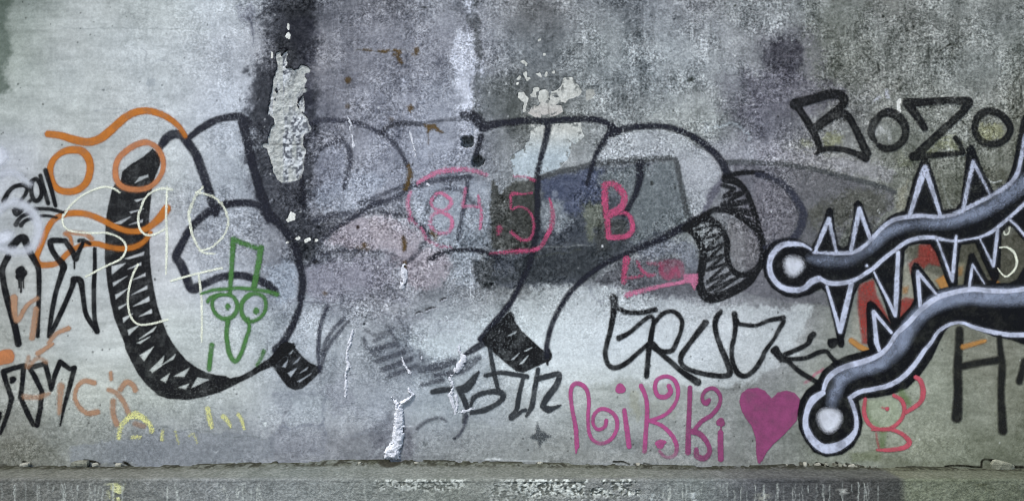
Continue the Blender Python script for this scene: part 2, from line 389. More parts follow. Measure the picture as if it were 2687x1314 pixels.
# fine linear marks on the wall: (line spec, width, sRGB, strength, seed-wobble)
WALL_LINES = [
 ('P 1390 560 1480 550 1660 560 1900 555 1960 560', 2.0, (70, 68, 62), .7, 2), ('P 260 300 275 400 280 480', 2.2, (70, 74, 88), .7, 2),
 ('P 220 200 250 290', 6, (78, 82, 96), .6, 3), ('P 2140 80 2190 90', 4, (60, 62, 62), .8, 1), ('P 2240 520 2250 460 2300 440', 1.5, (80, 80, 90), .7, 1),
 ('Q 290 690 350 705', 3, (70, 72, 80), .8, 1), ('Q 600 710 650 715', 3, (80, 84, 96), .8, 1), ('Q 1700 880 1760 960 1830 1030', 1.6, (70, 76, 78), .8, 1),
 ('S 1100 600 1140 550 1250 490 1310 520', 3.6, (62, 66, 60), .85, 1), ('S 1240 560 1260 640 1260 690 1220 740', 9, (92, 98, 92), .7, 3),
 ('S 1990 740 2000 860 2020 1000 2010 1080', 2.2, (70, 72, 62), .8, 2), ('S 1930 1110 1990 1090', 4, (50, 52, 48), .8, 2), ('M 2080 350 2140 350 2200 290', 2, (66, 68, 60), .8, 2),
 ('M 2180 60 2200 300', 2, (66, 68, 60), .7, 2), ('S 430 700 440 750 460 785', 4.5, (38, 40, 38), .9, 1), ('R 1380 860 1395 890', 4, (60, 60, 70), .8, 1),
 ('R 1560 840 1570 920 1600 980', 2, (78, 78, 86), .7, 2), ('R 610 150 620 320', 2, (84, 90, 94), .6, 2), ('M 290 40 300 120', 2, (82, 84, 92), .6, 2),
 ('E 1140 920 1250 910 1420 920 1560 940 1700 970 1890 1000', 3, (104, 106, 120), .7, 3), ('T 0 580 200 590 480 620', 3, (112, 116, 130), .6, 2),
 ('T 480 630 620 625 780 660', 2.2, (176, 182, 194), .7, 2), ('T 780 660 850 670 910 690', 4.5, (206, 212, 222), .85, 1), ('T 790 670 810 700', 3, (206, 212, 222), .8, 1),
 ('T 940 680 1080 740 1130 770 1190 760', 2, (180, 186, 196), .7, 3), ('T 1000 720 1140 740 1230 700', 2, (96, 96, 108), .7, 4), ('T 560 540 590 590 680 580 700 560', 2, (108, 110, 124), .5, 3),
 ('T 1300 760 1600 790 1820 800', 4, (122, 122, 134), .55, 4), ('T 1335 760 1340 900 1330 1080', 4, (118, 122, 132), .6, 3), ('T 1200 420 1100 410 1000 420 900 440', 3, (108, 110, 122), .6, 6),
 ('T 1160 880 1180 980 1230 1060', 5, (112, 114, 128), .6, 3), ('T 1680 820 1720 930', 2.5, (124, 128, 140), .6, 2),
 ('T 300 150 330 150 360 170', 5, (60, 62, 70), .8, 2), ('T 2100 880 2220 830', 4, (190, 200, 206), .6, 3),
 ('F 1010 430 1200 410 1420 430', 6, (122, 127, 138), .6, 4), ('F 1430 430 1410 600 1430 760', 5, (112, 117, 130), .6, 3), ('F 1150 480 1080 620 1060 700 980 800', 7, (118, 122, 132), .55, 4),
 ('F 1060 700 1250 690 1420 670', 6, (116, 121, 134), .6, 4), ('F 960 790 990 880', 5, (112, 117, 128), .5, 4), ('F 1420 740 1420 900', 3, (126, 131, 142), .5, 3),
 ('F 1600 780 1750 740 1890 700', 6, (126, 130, 140), .5, 6), ('F 0 720 130 690 200 720 330 715 430 730 560 760 680 770 800 765 940 790', 2.5, (104, 112, 114), .6, 4),
 ('F 510 890 530 900 545 890', 3, (172, 178, 184), .8, 1), ('G 710 640 730 720 760 760', 4, (112, 116, 128), .5, 3), ('G 520 470 560 500', 3, (182, 190, 206), .6, 2),
 ('G 0 150 150 160 230 160 240 230', 2, (168, 174, 190), .5, 3), ('D 1450 80 1620 130', 2, (168, 174, 190), .6, 2), ('D 1800 180 1810 230', 3, (180, 186, 200), .6, 2),
 ('D 1340 60 1390 10', 2, (168, 174, 190), .5, 3), ('D 1620 20 1610 300', 4, (96, 98, 104), .5, 4), ('D 1570 600 1660 680', 2, (165, 172, 188), .4, 3),
 ('D 560 640 700 700 850 850', 10, (160, 168, 176), .35, 4), ('D 640 660 780 760', 5, (196, 204, 212), .5, 3),
 ('U 165 74 300 74 420 76 560 80', 1.6, (138, 146, 148), .6, 2), ('U 60 130 100 115 160 100', 3, (142, 150, 148), .5, 3), ('U 60 180 130 160 200 160', 3, (142, 150, 148), .45, 4),
 ('U 250 290 330 285 300 300', 3, (136, 144, 150), .5, 3), ('U 400 165 440 160 480 180', 3, (140, 146, 156), .5, 4), ('U 370 125 385 140 380 160', 2.5, (140, 146, 154), .5, 3),
 ('K 0 470 300 455 500 460', 2.5, (150, 156, 156), .6, 3), ('K -40 560 200 520 400 490', 4, (74, 78, 74), .5, 4), ('K 420 800 560 790 760 830', 2.5, (176, 184, 188), .7, 2),
 ('K 420 780 500 860 560 930', 7, (124, 130, 140), .5, 8), ('K 640 790 700 840 760 860', 6, (150, 156, 166), .5, 5),
 ('N 1510 -70 1560 30 1600 120 | N 1620 150', 5, (128, 134, 128), .7, 3), ('M 1890 840 1950 880 2020 860', 4, (190, 196, 196), .8, 2), ('M 690 490 760 440', 6, (158, 162, 158), .7, 4),
 ('M 980 500 1010 430 1080 520', 10, (168, 172, 172), .6, 8), ('M 860 400 900 420', 6, (150, 152, 150), .6, 6), ('M 960 20 1000 20', 6, (176, 178, 174), .6, 4),
 ('O 400 330 480 260 540 215', 7, (176, 96, 116), .7, 2), ('O 760 900 790 980', 4, (110, 118, 98), .6, 2), ('O 60 130 70 240', 2, (126, 132, 136), .5, 2),
 ('J 1480 440 1560 400 1650 405 1740 440 1800 520', 6, (168, 182, 190), .5, 5), ('J 500 660 850 670 1180 650', 5, (182, 190, 196), .5, 4),
 ('I 490 685 580 690', 2.5, (190, 196, 204), .8, 1), ('I 330 715 380 712', 2.5, (186, 192, 200), .8, 1), ('I 90 760 330 700', 4, (128, 134, 144), .5, 4),
 ('I 250 940 340 860', 8, (160, 166, 172), .7, 4), ('I 1180 955 1310 955', 5, (206, 212, 214), .85, 1), ('I 1310 960 1700 975', 3, (176, 184, 186), .7, 1), ('I 640 570 720 560', 3, (166, 172, 178), .4, 3),
 ('I 1060 670 1250 690 1480 710', 2, (168, 176, 178), .6, 3), ('I 1480 680 1480 760', 3, (150, 158, 158), .5, 2),
]
WALL_LINES += [('U ' + s, w, (34, 34, 28), 1.5, .6) for s, w in (
 ('60 1211 68 1212 74 1217', 4), ('0 1219 14 1220', 5), ('222 1207 236 1209 250 1211 262 1216', 5.5), ('232 1212 236 1218', 4), ('325 1212 334 1216 342 1221', 6), ('300 1213 306 1216', 2),
 ('1610 1210 1636 1211 1652 1217', 3), ('1664 1217 1678 1222', 4), ('1690 1214 1704 1217', 2.5), ('2100 1214 2112 1220', 5), ('2116 1217 2130 1221', 4), ('2142 1215 2156 1218 2162 1222', 5), ('2168 1214 2174 1221', 4), ('2194 1213 2206 1219', 4.5), ('2222 1217 2232 1221', 6), ('2240 1219 2252 1222', 4),
 ('2576 1224 2580 1206 2600 1206', 4), ('2600 1207 2618 1212 2632 1218', 6), ('2640 1222 2690 1226', 6), ('2480 1224 2510 1221 2576 1225', 4), ('2380 1224 2440 1226', 3))]
WALL_SPOTS = [('R 480 880', 8, (62, 72, 70)), ('R 965 62', 3.2, (72, 78, 74)), ('R 290 215', 3.5, (80, 86, 94)), ('T 862 838', 3, (52, 54, 62)), ('E 1697 305', 4.5, (56, 46, 46)), ('E 1750 1100', 2.5, (60, 62, 70)),
 ('H 125 300', 4.5, (56, 46, 46)), ('G 115 775', 3.5, (84, 88, 100)), ('J 980 885', 5, (52, 56, 58)), ('A 855 115', 3.2, (112, 120, 122)), ('A 1335 75', 2.2, (96, 104, 108)), ('A 148 68', 2.6, (100, 108, 106)),
 ('A 170 98', 2.2, (96, 104, 104)), ('U 75 12', 2.6, (110, 118, 116)), ('B 183 988', 2.6, (50, 50, 46)), ('D 1690 775', 4, (86, 90, 102)), ('E 1710 500', 3, (96, 92, 98)), ('E 1345 583', 6, (56, 58, 64)),
 ('J 1300 30', 7, (74, 80, 80)), ('K 570 455', 3, (205, 210, 214)), ('F 880 610', 3, (128, 136, 136)), ('F 930 665', 5, (196, 204, 206)), ('I 920 785', 4, (62, 66, 72)), ('I 680 830', 7, (120, 126, 130)),
 ('H 240 390', 2, (96, 90, 96)), ('G 740 645', 3, (132, 136, 148)), ('A 1240 55', 12, (158, 166, 172)), ('C 545 715', 3, (120, 126, 122)), ('C 365 745', 3, (130, 134, 128)), ('C 555 525', 2.5, (110, 114, 112)), ('C 400 600', 2.5, (120, 124, 122))]

def wall_colour(U, V):
    """sRGB 0..255 colour of the bare wall at the given lattice (2-D arrays on a product lattice)"""
    us, vs = U[0], V[:, 0]
    Uw, Vw = warp(U, V, 55, 190, 0)
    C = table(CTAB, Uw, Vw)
    g = grit_at(U, V)
    # cloudy mottling and horizontal float marks
    m = fbm(U, V, 120, 1, 5, .6) - .5
    C += m[..., None] * np.array([52, 52, 50]) * (0.5 + 0.75 * g[..., None])
    st = fbm(U * .10, V * 1.0, 9, 3, 3, .6) - .5
    st2 = fbm((U + V * 3) * .07, V, 16, 8, 3, .6) - .5
    st3 = fbm(Uw * .35 + Vw * .2, Vw, 22, 11, 4, .65) - .5
    C += ((st * 15 + st2 * 16 + st3 * 26) * (1 - g))[..., None]
    mid = fbm(U, V, 42, 14, 4, .65) - .5
    C += (mid * (16 + 46 * g))[..., None]
    hair = np.abs(fbm(U + 12 * m, V * .45, 20, 8, 2) - .5)
    C += (sst(.030, .0, hair) * 20 * sst(.45, .6, fbm(U, V, 90, 3, 2)) * g)[..., None]
    hue = fbm(U, V, 240, 12, 3) - .5
    C += hue[..., None] * np.array([4, 0, -4])
    drip = fbm(U, V * .05, 14, 5, 3) - .5
    C += ((fbm(U, V * .04, 6, 6, 2) - .5) * 16 * sst(1000, 500, V) * (.3 + g))[..., None]
    C += (drip * 32 * sst(900, 300, V) * g)[..., None]
    for n_, (shape, rgb, a, soft, rough, sd_) in enumerate(WALL_STAMPS):
        P = pts(shape[1])
        pad = soft + rough + 10
        if shape[0] == 'o':
            l, h = P[0] - shape[2] - pad, P[0] + shape[2] + pad
        else:
            l, h = P.min(0) - pad, P.max(0) + pad
        i0, i1 = np.searchsorted(us, [l[0], h[0]]); j0, j1 = np.searchsorted(vs, [l[1], h[1]])
        if i1 - i0 < 2 or j1 - j0 < 2:
            continue
        u, v = U[j0:j1, i0:i1], V[j0:j1, i0:i1]
        d = poly_sd(P, u, v) if shape[0] == 'f' else shape[2] - np.hypot(u - P[0][0], v - P[0][1])
        d = d + (fbm(u, v, 34, sd_, 4, .7) - .5) * 2.6 * rough
        gg = g[j0:j1, i0:i1]
        d = d + (fbm(u, v, 6.5, sd_ + 1, 3, .8) - .5) * soft * 3.2 * np.clip(gg + .15, 0, 1)
        soft = soft * .8
        al = a * sst(-soft, soft, d)
        al = al * (0.84 + 0.32 * fbm(u, v, 16, sd_ + 3, 3, .7))
        base = C[j0:j1, i0:i1]
        tex = (base - np.array([145, 150, 155])) * 0.35
        C[j0:j1, i0:i1] = base * (1 - al[..., None]) + (np.array(rgb) + tex * .5) * al[..., None]
    for spec, w, rgb, a, wob in WALL_LINES:
        L, t = smooth_line(pts(spec), False, 5)
        L = L + (np.stack([vn(t * len(L) * .5, t * 0 + w, 2), vn(t * len(L) * .5, t * 0 + w + 9, 5)], 1) - .5) * wob * 2.4
        for i in range(len(L) - 1):
            A, B = L[i], L[i + 1]
            l, h = np.minimum(A, B) - w - 4, np.maximum(A, B) + w + 4
            i0, i1 = np.searchsorted(us, [l[0], h[0]]); j0, j1 = np.searchsorted(vs, [l[1], h[1]])
            if i1 <= i0 or j1 <= j0:
                continue
            u, v = U[j0:j1, i0:i1], V[j0:j1, i0:i1]
            e = B - A; LL = e @ e + 1e-9
            tt = np.clip(((u - A[0]) * e[0] + (v - A[1]) * e[1]) / LL, 0, .98)
            d = w / 2 - np.hypot(u - A[0] - tt * e[0], v - A[1] - tt * e[1])
            al = (a * .6 * sst(-2.2, 1.2, d) * (0.4 + 0.9 * vn(u / 7, v / 7, 6)))[..., None]
            C[j0:j1, i0:i1] = C[j0:j1, i0:i1] * (1 - al) + np.array(rgb) * al
    for spec, r, rgb in WALL_SPOTS:
        c = pts(spec)[0]
        i0, i1 = np.searchsorted(us, [c[0] - r - 5, c[0] + r + 5]); j0, j1 = np.searchsorted(vs, [c[1] - r - 5, c[1] + r + 5])
        u, v = U[j0:j1, i0:i1], V[j0:j1, i0:i1]
        d = r - np.hypot(u - c[0], v - c[1]) + (vn(u / 4, v / 4, 3) - .5) * r * .9
        al = (.9 * sst(-1.5, 1.5, d))[..., None]
        C[j0:j1, i0:i1] = C[j0:j1, i0:i1] * (1 - al) + np.array(rgb) * al
    # scattered pits and pale flecks
    r_ = np.random.RandomState(3)
    for q in range(520):
        cu, cvv, r = r_.uniform(-60, 2740), r_.uniform(-20, 1190), r_.choice([1.3, 1.6, 2.0, 2.8], p=[.4, .3, .2, .1])
        dark = r_.rand() < .72
        i0, i1 = np.searchsorted(us, [cu - r - 4, cu + r + 4]); j0, j1 = np.searchsorted(vs, [cvv - r - 4, cvv + r + 4])
        u, v = U[j0:j1, i0:i1], V[j0:j1, i0:i1]
        al = (r_.uniform(.4, .85) * sst(r + 1.2, r * .4, np.hypot(u - cu, (v - cvv) * r_.uniform(.6, 1.2))))[..., None]
        C[j0:j1, i0:i1] = C[j0:j1, i0:i1] * (1 - al) + (C[j0:j1, i0:i1] * .45 if dark else np.array([205, 210, 212])) * al
    # fine tone and crackle at plaster-grain size
    w1 = fbm(U, V, 9, 4, 3, .75) - .5
    ridge = 1 - np.abs(2 * vn(U / 8.5 + m * 3, V / 8.5, 7) - 1) * 2
    C += (w1 * (26 + 52 * g))[..., None] + (np.clip(ridge, -.6, 1) * 9 * g)[..., None]
    fl = sst(.80, .90, vn(U / 5.2, V / 5.2, 9)) * sst(.45, .75, fbm(U, V, 60, 10, 2))
    C -= (fl * 34 * g)[..., None]
    # the far side of the wall is a little greener, the middle a little paler
    C += (sst(1250, 2300, U) * sst(420, 200, V))[..., None] * np.array([3, 2, 3])
    C += (np.exp(-((U - 1000) / 380) ** 2) * sst(740, 860, V) * sst(1160, 1060, V))[..., None] * np.array([9, 12, 11])
    C[..., 2] -= 2.0
    grey = C.mean(-1, keepdims=True)
    C = grey + (C - grey) * .76
    C = 132 + (C - 132) * 1.13
    return np.clip(C, 12, 245), g

# ------------------------------------------------------------------ materials
def new_mat(name, rough=0.9, spec=0.3):
    m = bpy.data.materials.new(name); m.use_nodes = True
    n = m.node_tree.nodes; b = n["Principled BSDF"]
    b.inputs["Roughness"].default_value = rough
    b.inputs["Specular IOR Level"].default_value = spec
    return m, n, m.node_tree.links, b

def mth(n, l, op, a, b=None, c=None, clamp=False):
    q = n.new("ShaderNodeMath"); q.operation = op; q.use_clamp = clamp
    for i, x in enumerate((a, b, c)):
        if x is None: continue
        if isinstance(x, (int, float)): q.inputs[i].default_value = x
        else: l.new(x, q.inputs[i])
    return q.outputs[0]

def smooth(n, l, x, a, b, lo=0.0, hi=1.0):
    q = n.new("ShaderNodeMapRange"); q.interpolation_type = 'SMOOTHSTEP'
    l.new(x, q.inputs[0])
    q.inputs[1].default_value = a; q.inputs[2].default_value = b; q.inputs[3].default_value = lo; q.inputs[4].default_value = hi
    return q.outputs[0]

def noise(n, l, vec, scale, detail=3, rough=.6):
    q = n.new("ShaderNodeTexNoise"); q.inputs["Scale"].default_value = scale
    q.inputs["Detail"].default_value = detail; q.inputs["Roughness"].default_value = rough
    l.new(vec, q.inputs["Vector"])
    return q.outputs[0]

def attr(n, name):
    q = n.new("ShaderNodeAttribute"); q.attribute_name = name
    return q

def grain_group():
    g = bpy.data.node_groups.new("plaster_grain", 'ShaderNodeTree')
    g.interface.new_socket("Grit", in_out='INPUT', socket_type='NodeSocketFloat')
    for s in ("Tone", "Grain", "Height"):
        g.interface.new_socket(s, in_out='OUTPUT', socket_type='NodeSocketFloat')
    n, l = g.nodes, g.links
    gi = n.new("NodeGroupInput"); go = n.new("NodeGroupOutput")
    tc = n.new("ShaderNodeTexCoord"); v = tc.outputs["Object"]
    n1 = noise(n, l, v, 82, 3, .68); n2 = noise(n, l, v, 230, 2, .6); n3 = noise(n, l, v, 34, 4, .6)
    c1 = smooth(n, l, n1, .34, .66)
    a = mth(n, l, 'MULTIPLY', mth(n, l, 'SUBTRACT', c1, .5), mth(n, l, 'MULTIPLY_ADD', gi.outputs[0], .62, .13))
    b = mth(n, l, 'MULTIPLY', mth(n, l, 'SUBTRACT', n2, .5), .24)
    wv = mth(n, l, 'ABSOLUTE', mth(n, l, 'SUBTRACT', noise(n, l, v, 52, 2, .55), .5))
    worm = mth(n, l, 'MULTIPLY', smooth(n, l, wv, .0, .045, 1, 0), mth(n, l, 'MULTIPLY', gi.outputs[0], -.30))
    l.new(mth(n, l, 'ADD', worm, mth(n, l, 'ADD', mth(n, l, 'ADD', a, b), 1.04)), go.inputs[0])
    l.new(c1, go.inputs[1])
    h = mth(n, l, 'MULTIPLY', c1, mth(n, l, 'MULTIPLY_ADD', gi.outputs[0], .85, .15))
    l.new(mth(n, l, 'ADD', mth(n, l, 'ADD', h, mth(n, l, 'MULTIPLY', n2, .2)), mth(n, l, 'MULTIPLY', n3, .25)), go.inputs[2])
    return g
GRAIN = grain_group()

def use_grain(n, l, grit):
    q = n.new("ShaderNodeGroup"); q.node_tree = GRAIN
    if isinstance(grit, float): q.inputs[0].default_value = grit
    else: l.new(grit, q.inputs[0])
    return q

def bump(n, l, b, h, dist=.0016, strength=.7):
    q = n.new("ShaderNodeBump"); q.inputs["Distance"].default_value = dist; q.inputs["Strength"].default_value = strength
    l.new(h, q.inputs["Height"]); l.new(q.outputs[0], b.inputs["Normal"])

def vmul(n, l, colsock, fac):
    q = n.new("ShaderNodeVectorMath"); q.operation = 'SCALE'
    l.new(colsock, q.inputs[0]); l.new(fac, q.inputs["Scale"])
    return q.outputs[0]

def plaster_material(name="weathered_plaster", dist=.0022):
    m, n, l, b = new_mat(name, .95, .08)
    g = use_grain(n, l, attr(n, "grit").outputs["Fac"])
    l.new(vmul(n, l, attr(n, "col").outputs["Color"], g.outputs[0]), b.inputs["Base Color"])
    bump(n, l, b, g.outputs[2], dist)
    return m
MAT_WALL = plaster_material()

PAINTS = {}
def paint(name, rgb, soft=2.4, wob=2.0, hold=.75, rough=.6, tone=.6, chalk=0.0, drop=.35, mist=0.0, hollow=0.0):
    """spray paint, brush paint or chalk lying on the plaster: thins out at its edge and misses the pits of the rough plaster"""
    if name in PAINTS: return PAINTS[name]
    m, n, l, b = new_mat(name, rough, .14)
    tc = n.new("ShaderNodeTexCoord"); v = tc.outputs["Object"]
    grit = attr(n, "grit").outputs["Fac"]; sd = attr(n, "sd").outputs["Fac"]; op = attr(n, "op").outputs["Fac"]
    g = use_grain(n, l, grit)
    c = n.new("ShaderNodeRGB"); lc = lin(rgb); c.outputs[0].default_value = (lc[0], lc[1], lc[2], 1)
    cloud = noise(n, l, v, 22, 4, .6)
    t = mth(n, l, 'MULTIPLY_ADD', mth(n, l, 'SUBTRACT', g.outputs[0], 1.0), tone, mth(n, l, 'MULTIPLY_ADD', cloud, .5, .75))
    l.new(vmul(n, l, c.outputs[0], t), b.inputs["Base Color"])
    ne = noise(n, l, v, 170, 3, .7)
    s2 = mth(n, l, 'MULTIPLY_ADD', mth(n, l, 'SUBTRACT', ne, .5), mth(n, l, 'MULTIPLY_ADD', grit, wob * 4.5, wob * 2.0), sd)
    edge = smooth(n, l, s2, -soft, soft * .75)
    if mist > 0:
        dust = mth(n, l, 'MULTIPLY', smooth(n, l, sd, -6.5, -.5), smooth(n, l, noise(n, l, v, 240, 2, .7), .46, .66))
        edge = mth(n, l, 'MAXIMUM', edge, mth(n, l, 'MULTIPLY', dust, mist))
    # paint missing where the grain stands away from the can
    miss = mth(n, l, 'MULTIPLY', smooth(n, l, g.outputs[1], .62, 1.0), mth(n, l, 'MULTIPLY_ADD', grit, drop, drop * .12))
    thin = smooth(n, l, noise(n, l, v, 14, 4, .65), .30, .62, .72, 1.0)
    al = mth(n, l, 'MULTIPLY', mth(n, l, 'MULTIPLY', edge, thin), mth(n, l, 'SUBTRACT', 1.0, miss))
    wear = smooth(n, l, noise(n, l, v, 55, 5, .72), .62, .70)
    al = mth(n, l, 'MULTIPLY', al, mth(n, l, 'SUBTRACT', 1.0, mth(n, l, 'MULTIPLY', wear, 1.0 - hold)))
    if hollow > 0:
        al = mth(n, l, 'MULTIPLY', al, mth(n, l, 'SUBTRACT', 1.0, smooth(n, l, s2, 3.5, 7.5, 0, hollow)))
    if chalk > 0:
        ck = smooth(n, l, noise(n, l, v, 190, 2, .6), .40, .56)
        al = mth(n, l, 'MULTIPLY', al, mth(n, l, 'MULTIPLY_ADD', ck, chalk, 1.0 - chalk))
    al = mth(n, l, 'MULTIPLY', al, op, clamp=True)
    l.new(al, b.inputs["Alpha"])
    bump(n, l, b, g.outputs[2], .0018, .6)
    PAINTS[name] = m
    return m

def rough_stone(name, rgb, rgb2, scale=60, dist=.004, dark=.5):
    m, n, l, b = new_mat(name, .95, .2)
    tc = n.new("ShaderNodeTexCoord"); v = tc.outputs["Object"]
    a = noise(n, l, v, scale, 4, .7); q = noise(n, l, v, scale * 3.1, 3, .6)
    mx = n.new("ShaderNodeMix"); mx.data_type = 'RGBA'
    mx.inputs[6].default_value = (*lin(rgb), 1); mx.inputs[7].default_value = (*lin(rgb2), 1)
    l.new(smooth(n, l, a, .38, .62), mx.inputs[0])
    t = mth(n, l, 'MULTIPLY_ADD', q, dark, 1 - dark * .5)
    l.new(vmul(n, l, mx.outputs[2], t), b.inputs["Base Color"])
    bump(n, l, b, mth(n, l, 'ADD', a, q), dist, .8)
    return m

# ------------------------------------------------------------------ objects
def link(o, parent=None):
    col.objects.link(o)
    if parent is not None: o.parent = parent
    return o

def empty(name, loc=(0, 0, 0), parent=None):
    o = bpy.data.objects.new(name, None); o.location = loc; o.empty_display_size = .1
    return link(o, parent)

def tag(o, label=None, cat=None, group=None, kind=None):
    if label: o["label"] = label
    if cat: o["category"] = cat
    if group: o["group"] = group
    if kind: o["kind"] = kind
    return o

def lattice_mesh(name, co, keep, attrs, mat):
    """co: rows x cols x 3; keep: (rows-1) x (cols-1) bool of the faces kept"""
    R, Cn = co.shape[:2]
    idx = np.arange(R * Cn).reshape(R, Cn)
    q = np.stack([idx[1:, :-1], idx[1:, 1:], idx[:-1, 1:], idx[:-1, :-1]], -1)[keep]
    used, inv = np.unique(q, return_inverse=True)
    q = inv.reshape(-1, 4)
    me = bpy.data.meshes.new(name)
    me.vertices.add(len(used)); me.vertices.foreach_set("co", co.reshape(-1, 3)[used].astype(np.float32).ravel())
    me.loops.add(q.size); me.loops.foreach_set("vertex_index", q.astype(np.int32).ravel())
    me.polygons.add(len(q)); me.polygons.foreach_set("loop_start", np.arange(0, q.size, 4, dtype=np.int32))
    me.polygons.foreach_set("use_smooth", np.ones(len(q), bool))
    me.update(calc_edges=True)
    for k, a in attrs.items():
        if a.ndim == 3:
            at = me.attributes.new(k, 'FLOAT_COLOR', 'POINT')
            c = np.concatenate([a.reshape(-1, 3)[used], np.ones((len(used), 1))], 1)
            at.data.foreach_set("color", c.astype(np.float32).ravel())
        else:
            at = me.attributes.new(k, 'FLOAT', 'POINT')
            at.data.foreach_set("value", a.reshape(-1)[used].astype(np.float32))
    me.materials.append(mat)
    return bpy.data.objects.new(name, me)

def wx(u): return (u - CU) / PPM
def wz(v): return Z0 + (1215 - v) / PPM

# ---- recesses in the wall: spalled patches and two round holes
def P_(s): return pts(s)
BIG_PATCH = [FI('P 515 570 560 570 580 620 590 600 620 570 660 530 640 600 640 700 610 745 700 760 760 755 800 720 850 730 890 770 880 795 840 800 830 880 850 930 840 1000 800 1050 770 1080 750 1150 770 1200 830 1262 | D 1255 0 1270 100 1250 150 1210 180 1200 260 1260 310 1290 370 1310 420 1290 470 1245 490 1240 570 1260 600 1250 700 1250 760 1235 840 1180 870 1080 880 1030 860 1000 800 980 720 960 640 945 600 905 580 900 560 950 550 950 500 975 430 1010 400 1000 350 965 310 985 290 1000 210 1020 150 1010 40 1005 0 | P 430 1262 470 1220 490 1150 515 1080 530 1000 520 920 495 850 510 770 535 720 520 640')]
FLAKES = [
 ("broad pale flaked spot above the top line of the big letters", [FI('Q 1590 870 1620 855 1695 860 1710 900 1750 950 1790 1010 1770 1050 1700 1080 1640 1090 1610 1130 1530 1130 1500 1160 1560 1160 1590 1220 | G 1790 260 1820 290 1760 330 1600 342 1560 322 1540 300 1570 240 | Q 1310 1170 1330 1140 1310 1080 1330 1000 1390 990 1420 1030 1420 1100 1450 1110 1440 1060 1460 1010 1520 1000 1570 940 1580 900'), X('Q 1470 1050 1520 1030 1545 1070 1490 1085')]),
 ("wide whitish flaked area crossed by the tall stroke", [FI('G 1530 402 1620 402 1860 387 1965 387 1970 450 1995 500 1965 520 1925 560 1885 540 1885 590 1865 680 1815 730 1745 800 1640 806 1600 830 1500 840 1420 835 1400 720 1380 670 1440 630 1510 600 1500 560 1545 540 1550 450')]),
 ("small hooked flake left of the broad flaked spot", [FI('Q 1090 1015 1150 1010 1175 1060 1210 1090 1180 1150 1165 1230 1150 1230 1155 1130 1090 1080')]),
 ("branching flake between the hooked flake and the broad spot", [FI('Q 1215 1040 1250 1030 1265 970 1330 960 1320 1000 1280 1020 1290 1080 1230 1070')]),
 ("boot-shaped chip in the dark area", [FI('Q 1150 810 1175 795 1190 850 1245 860 1190 895 1165 860')]),
 ("topmost pale chip of the flaked cluster", [FI('Q 1100 680 1150 665 1190 700 1180 740 1165 705')]),
 ("narrow chip at the far end of the chip row", [FI('Q 1070 870 1105 838 1120 860 1090 890')]),
 ("low wide chip in the row above the broad spot", [FI('Q 1285 815 1330 805 1345 850 1310 830')]),
 ("upright chip in the row above the broad spot", [FI('Q 1380 840 1395 788 1412 800 1400 850')]),
 ("ragged chip nearest the broad spot", [FI('Q 1462 795 1490 783 1498 828 1470 810')]),
 ("faint rounded flake beside the broad spot", [FI('Q 1840 1000 1870 985 1920 990 1935 1040 1900 1080 1850 1110 1835 1060')]),
 ("tiny round chip above the flaked cluster", [DOT('Q 1375 603', 3.6)]),
 ("tiny chip highest in the dark area", [FI('Q 1300 440 1320 460 1345 440 1325 432')]),
 ("little chip beneath the low narrow one", [DOT('Q 1085 922', 3.2)]),
 ("pale fleck low in the dark band", [FI('E 1110 240 1140 180 1180 190 1175 240 1120 258')]),
 ("bright white spot high in the dark band", [FI('P 625 400 655 350 680 390 675 435 650 420')]),
 ("slim white spot above the bright one", [FI('P 640 300 655 255 670 280 668 330 645 320')]),
 ("longish pale chip beside the spalled strip", [FI('P 470 580 490 590 480 655 465 630')]),
 ("first white chip of the short chipped row", [FI('E 1095 430 1130 410 1150 418 1110 432')]),
 ("second and widest chip of the short chipped row", [FI('E 1170 395 1200 383 1222 395 1200 408 1175 405')]),
 ("brightest chip of the short chipped row", [FI('E 1252 400 1290 395 1305 408 1285 420 1262 435')]),
 ("last chip of the short chipped row", [FI('E 1340 400 1358 395 1368 412 1345 416')]),
 ("white chipped edge by the round O of the capitals", [FI('M 1150 210 1180 180 1195 195 1180 240 1185 300 1165 310')]),
]
r_flake = []
for k, (lab, pr) in enumerate(FLAKES):
    r_flake.append(raster(pr, 1.7, 6, 0, k))
r_big = raster(BIG_PATCH, 2.0, 8, 0, 77)
HOLES = [('G 1030 540', 15.5), ('G 1115 700', 16.0)]

def rough_edge(sd, U, V, amp, size, k):
    return sd + (fbm(U, V, size, k, 3, .7) - .5) * 2 * amp

def cut_depth(U, V, us, vs):
    """metres the plaster is missing at each wall vertex"""
    D = np.zeros(U.shape)
    def add(r, amp, size, k, depth):
        a, b = r[0], r[1]
        i0, i1 = np.searchsorted(us, [a[0], a[-1]]); j0, j1 = np.searchsorted(vs, [b[0], b[-1]])
        if i1 <= i0 or j1 <= j0: return
        u, v = U[j0:j1, i0:i1], V[j0:j1, i0:i1]
        fi = np.clip((u - a[0]) / (a[1] - a[0]), 0, len(a) - 1.001); fj = np.clip((v - b[0]) / (b[1] - b[0]), 0, len(b) - 1.001)
        ii, jj = fi.astype(int), fj.astype(int); fx, fy = fi - ii, fj - jj
        s = r[4]
        d = (s[jj, ii] * (1 - fx) + s[jj, ii + 1] * fx) * (1 - fy) + (s[jj + 1, ii] * (1 - fx) + s[jj + 1, ii + 1] * fx) * fy
        d = rough_edge(d, u, v, amp, size, k)
        D[j0:j1, i0:i1] = np.maximum(D[j0:j1, i0:i1], depth * sst(-.4, 1.2, d))
    add(r_big, 5, 13, 4, .022)
    for k, r in enumerate(r_flake):
        add(r, 2.2, 8, k, .006)
    for s, rad in HOLES:
        c = pts(s)[0]
        d = rad - np.hypot(U - c[0], V - c[1]) + (vn(U / 6, V / 6, 2) - .5) * 8
        D = np.maximum(D, .05 * sst(-1, 2, d))
    return D

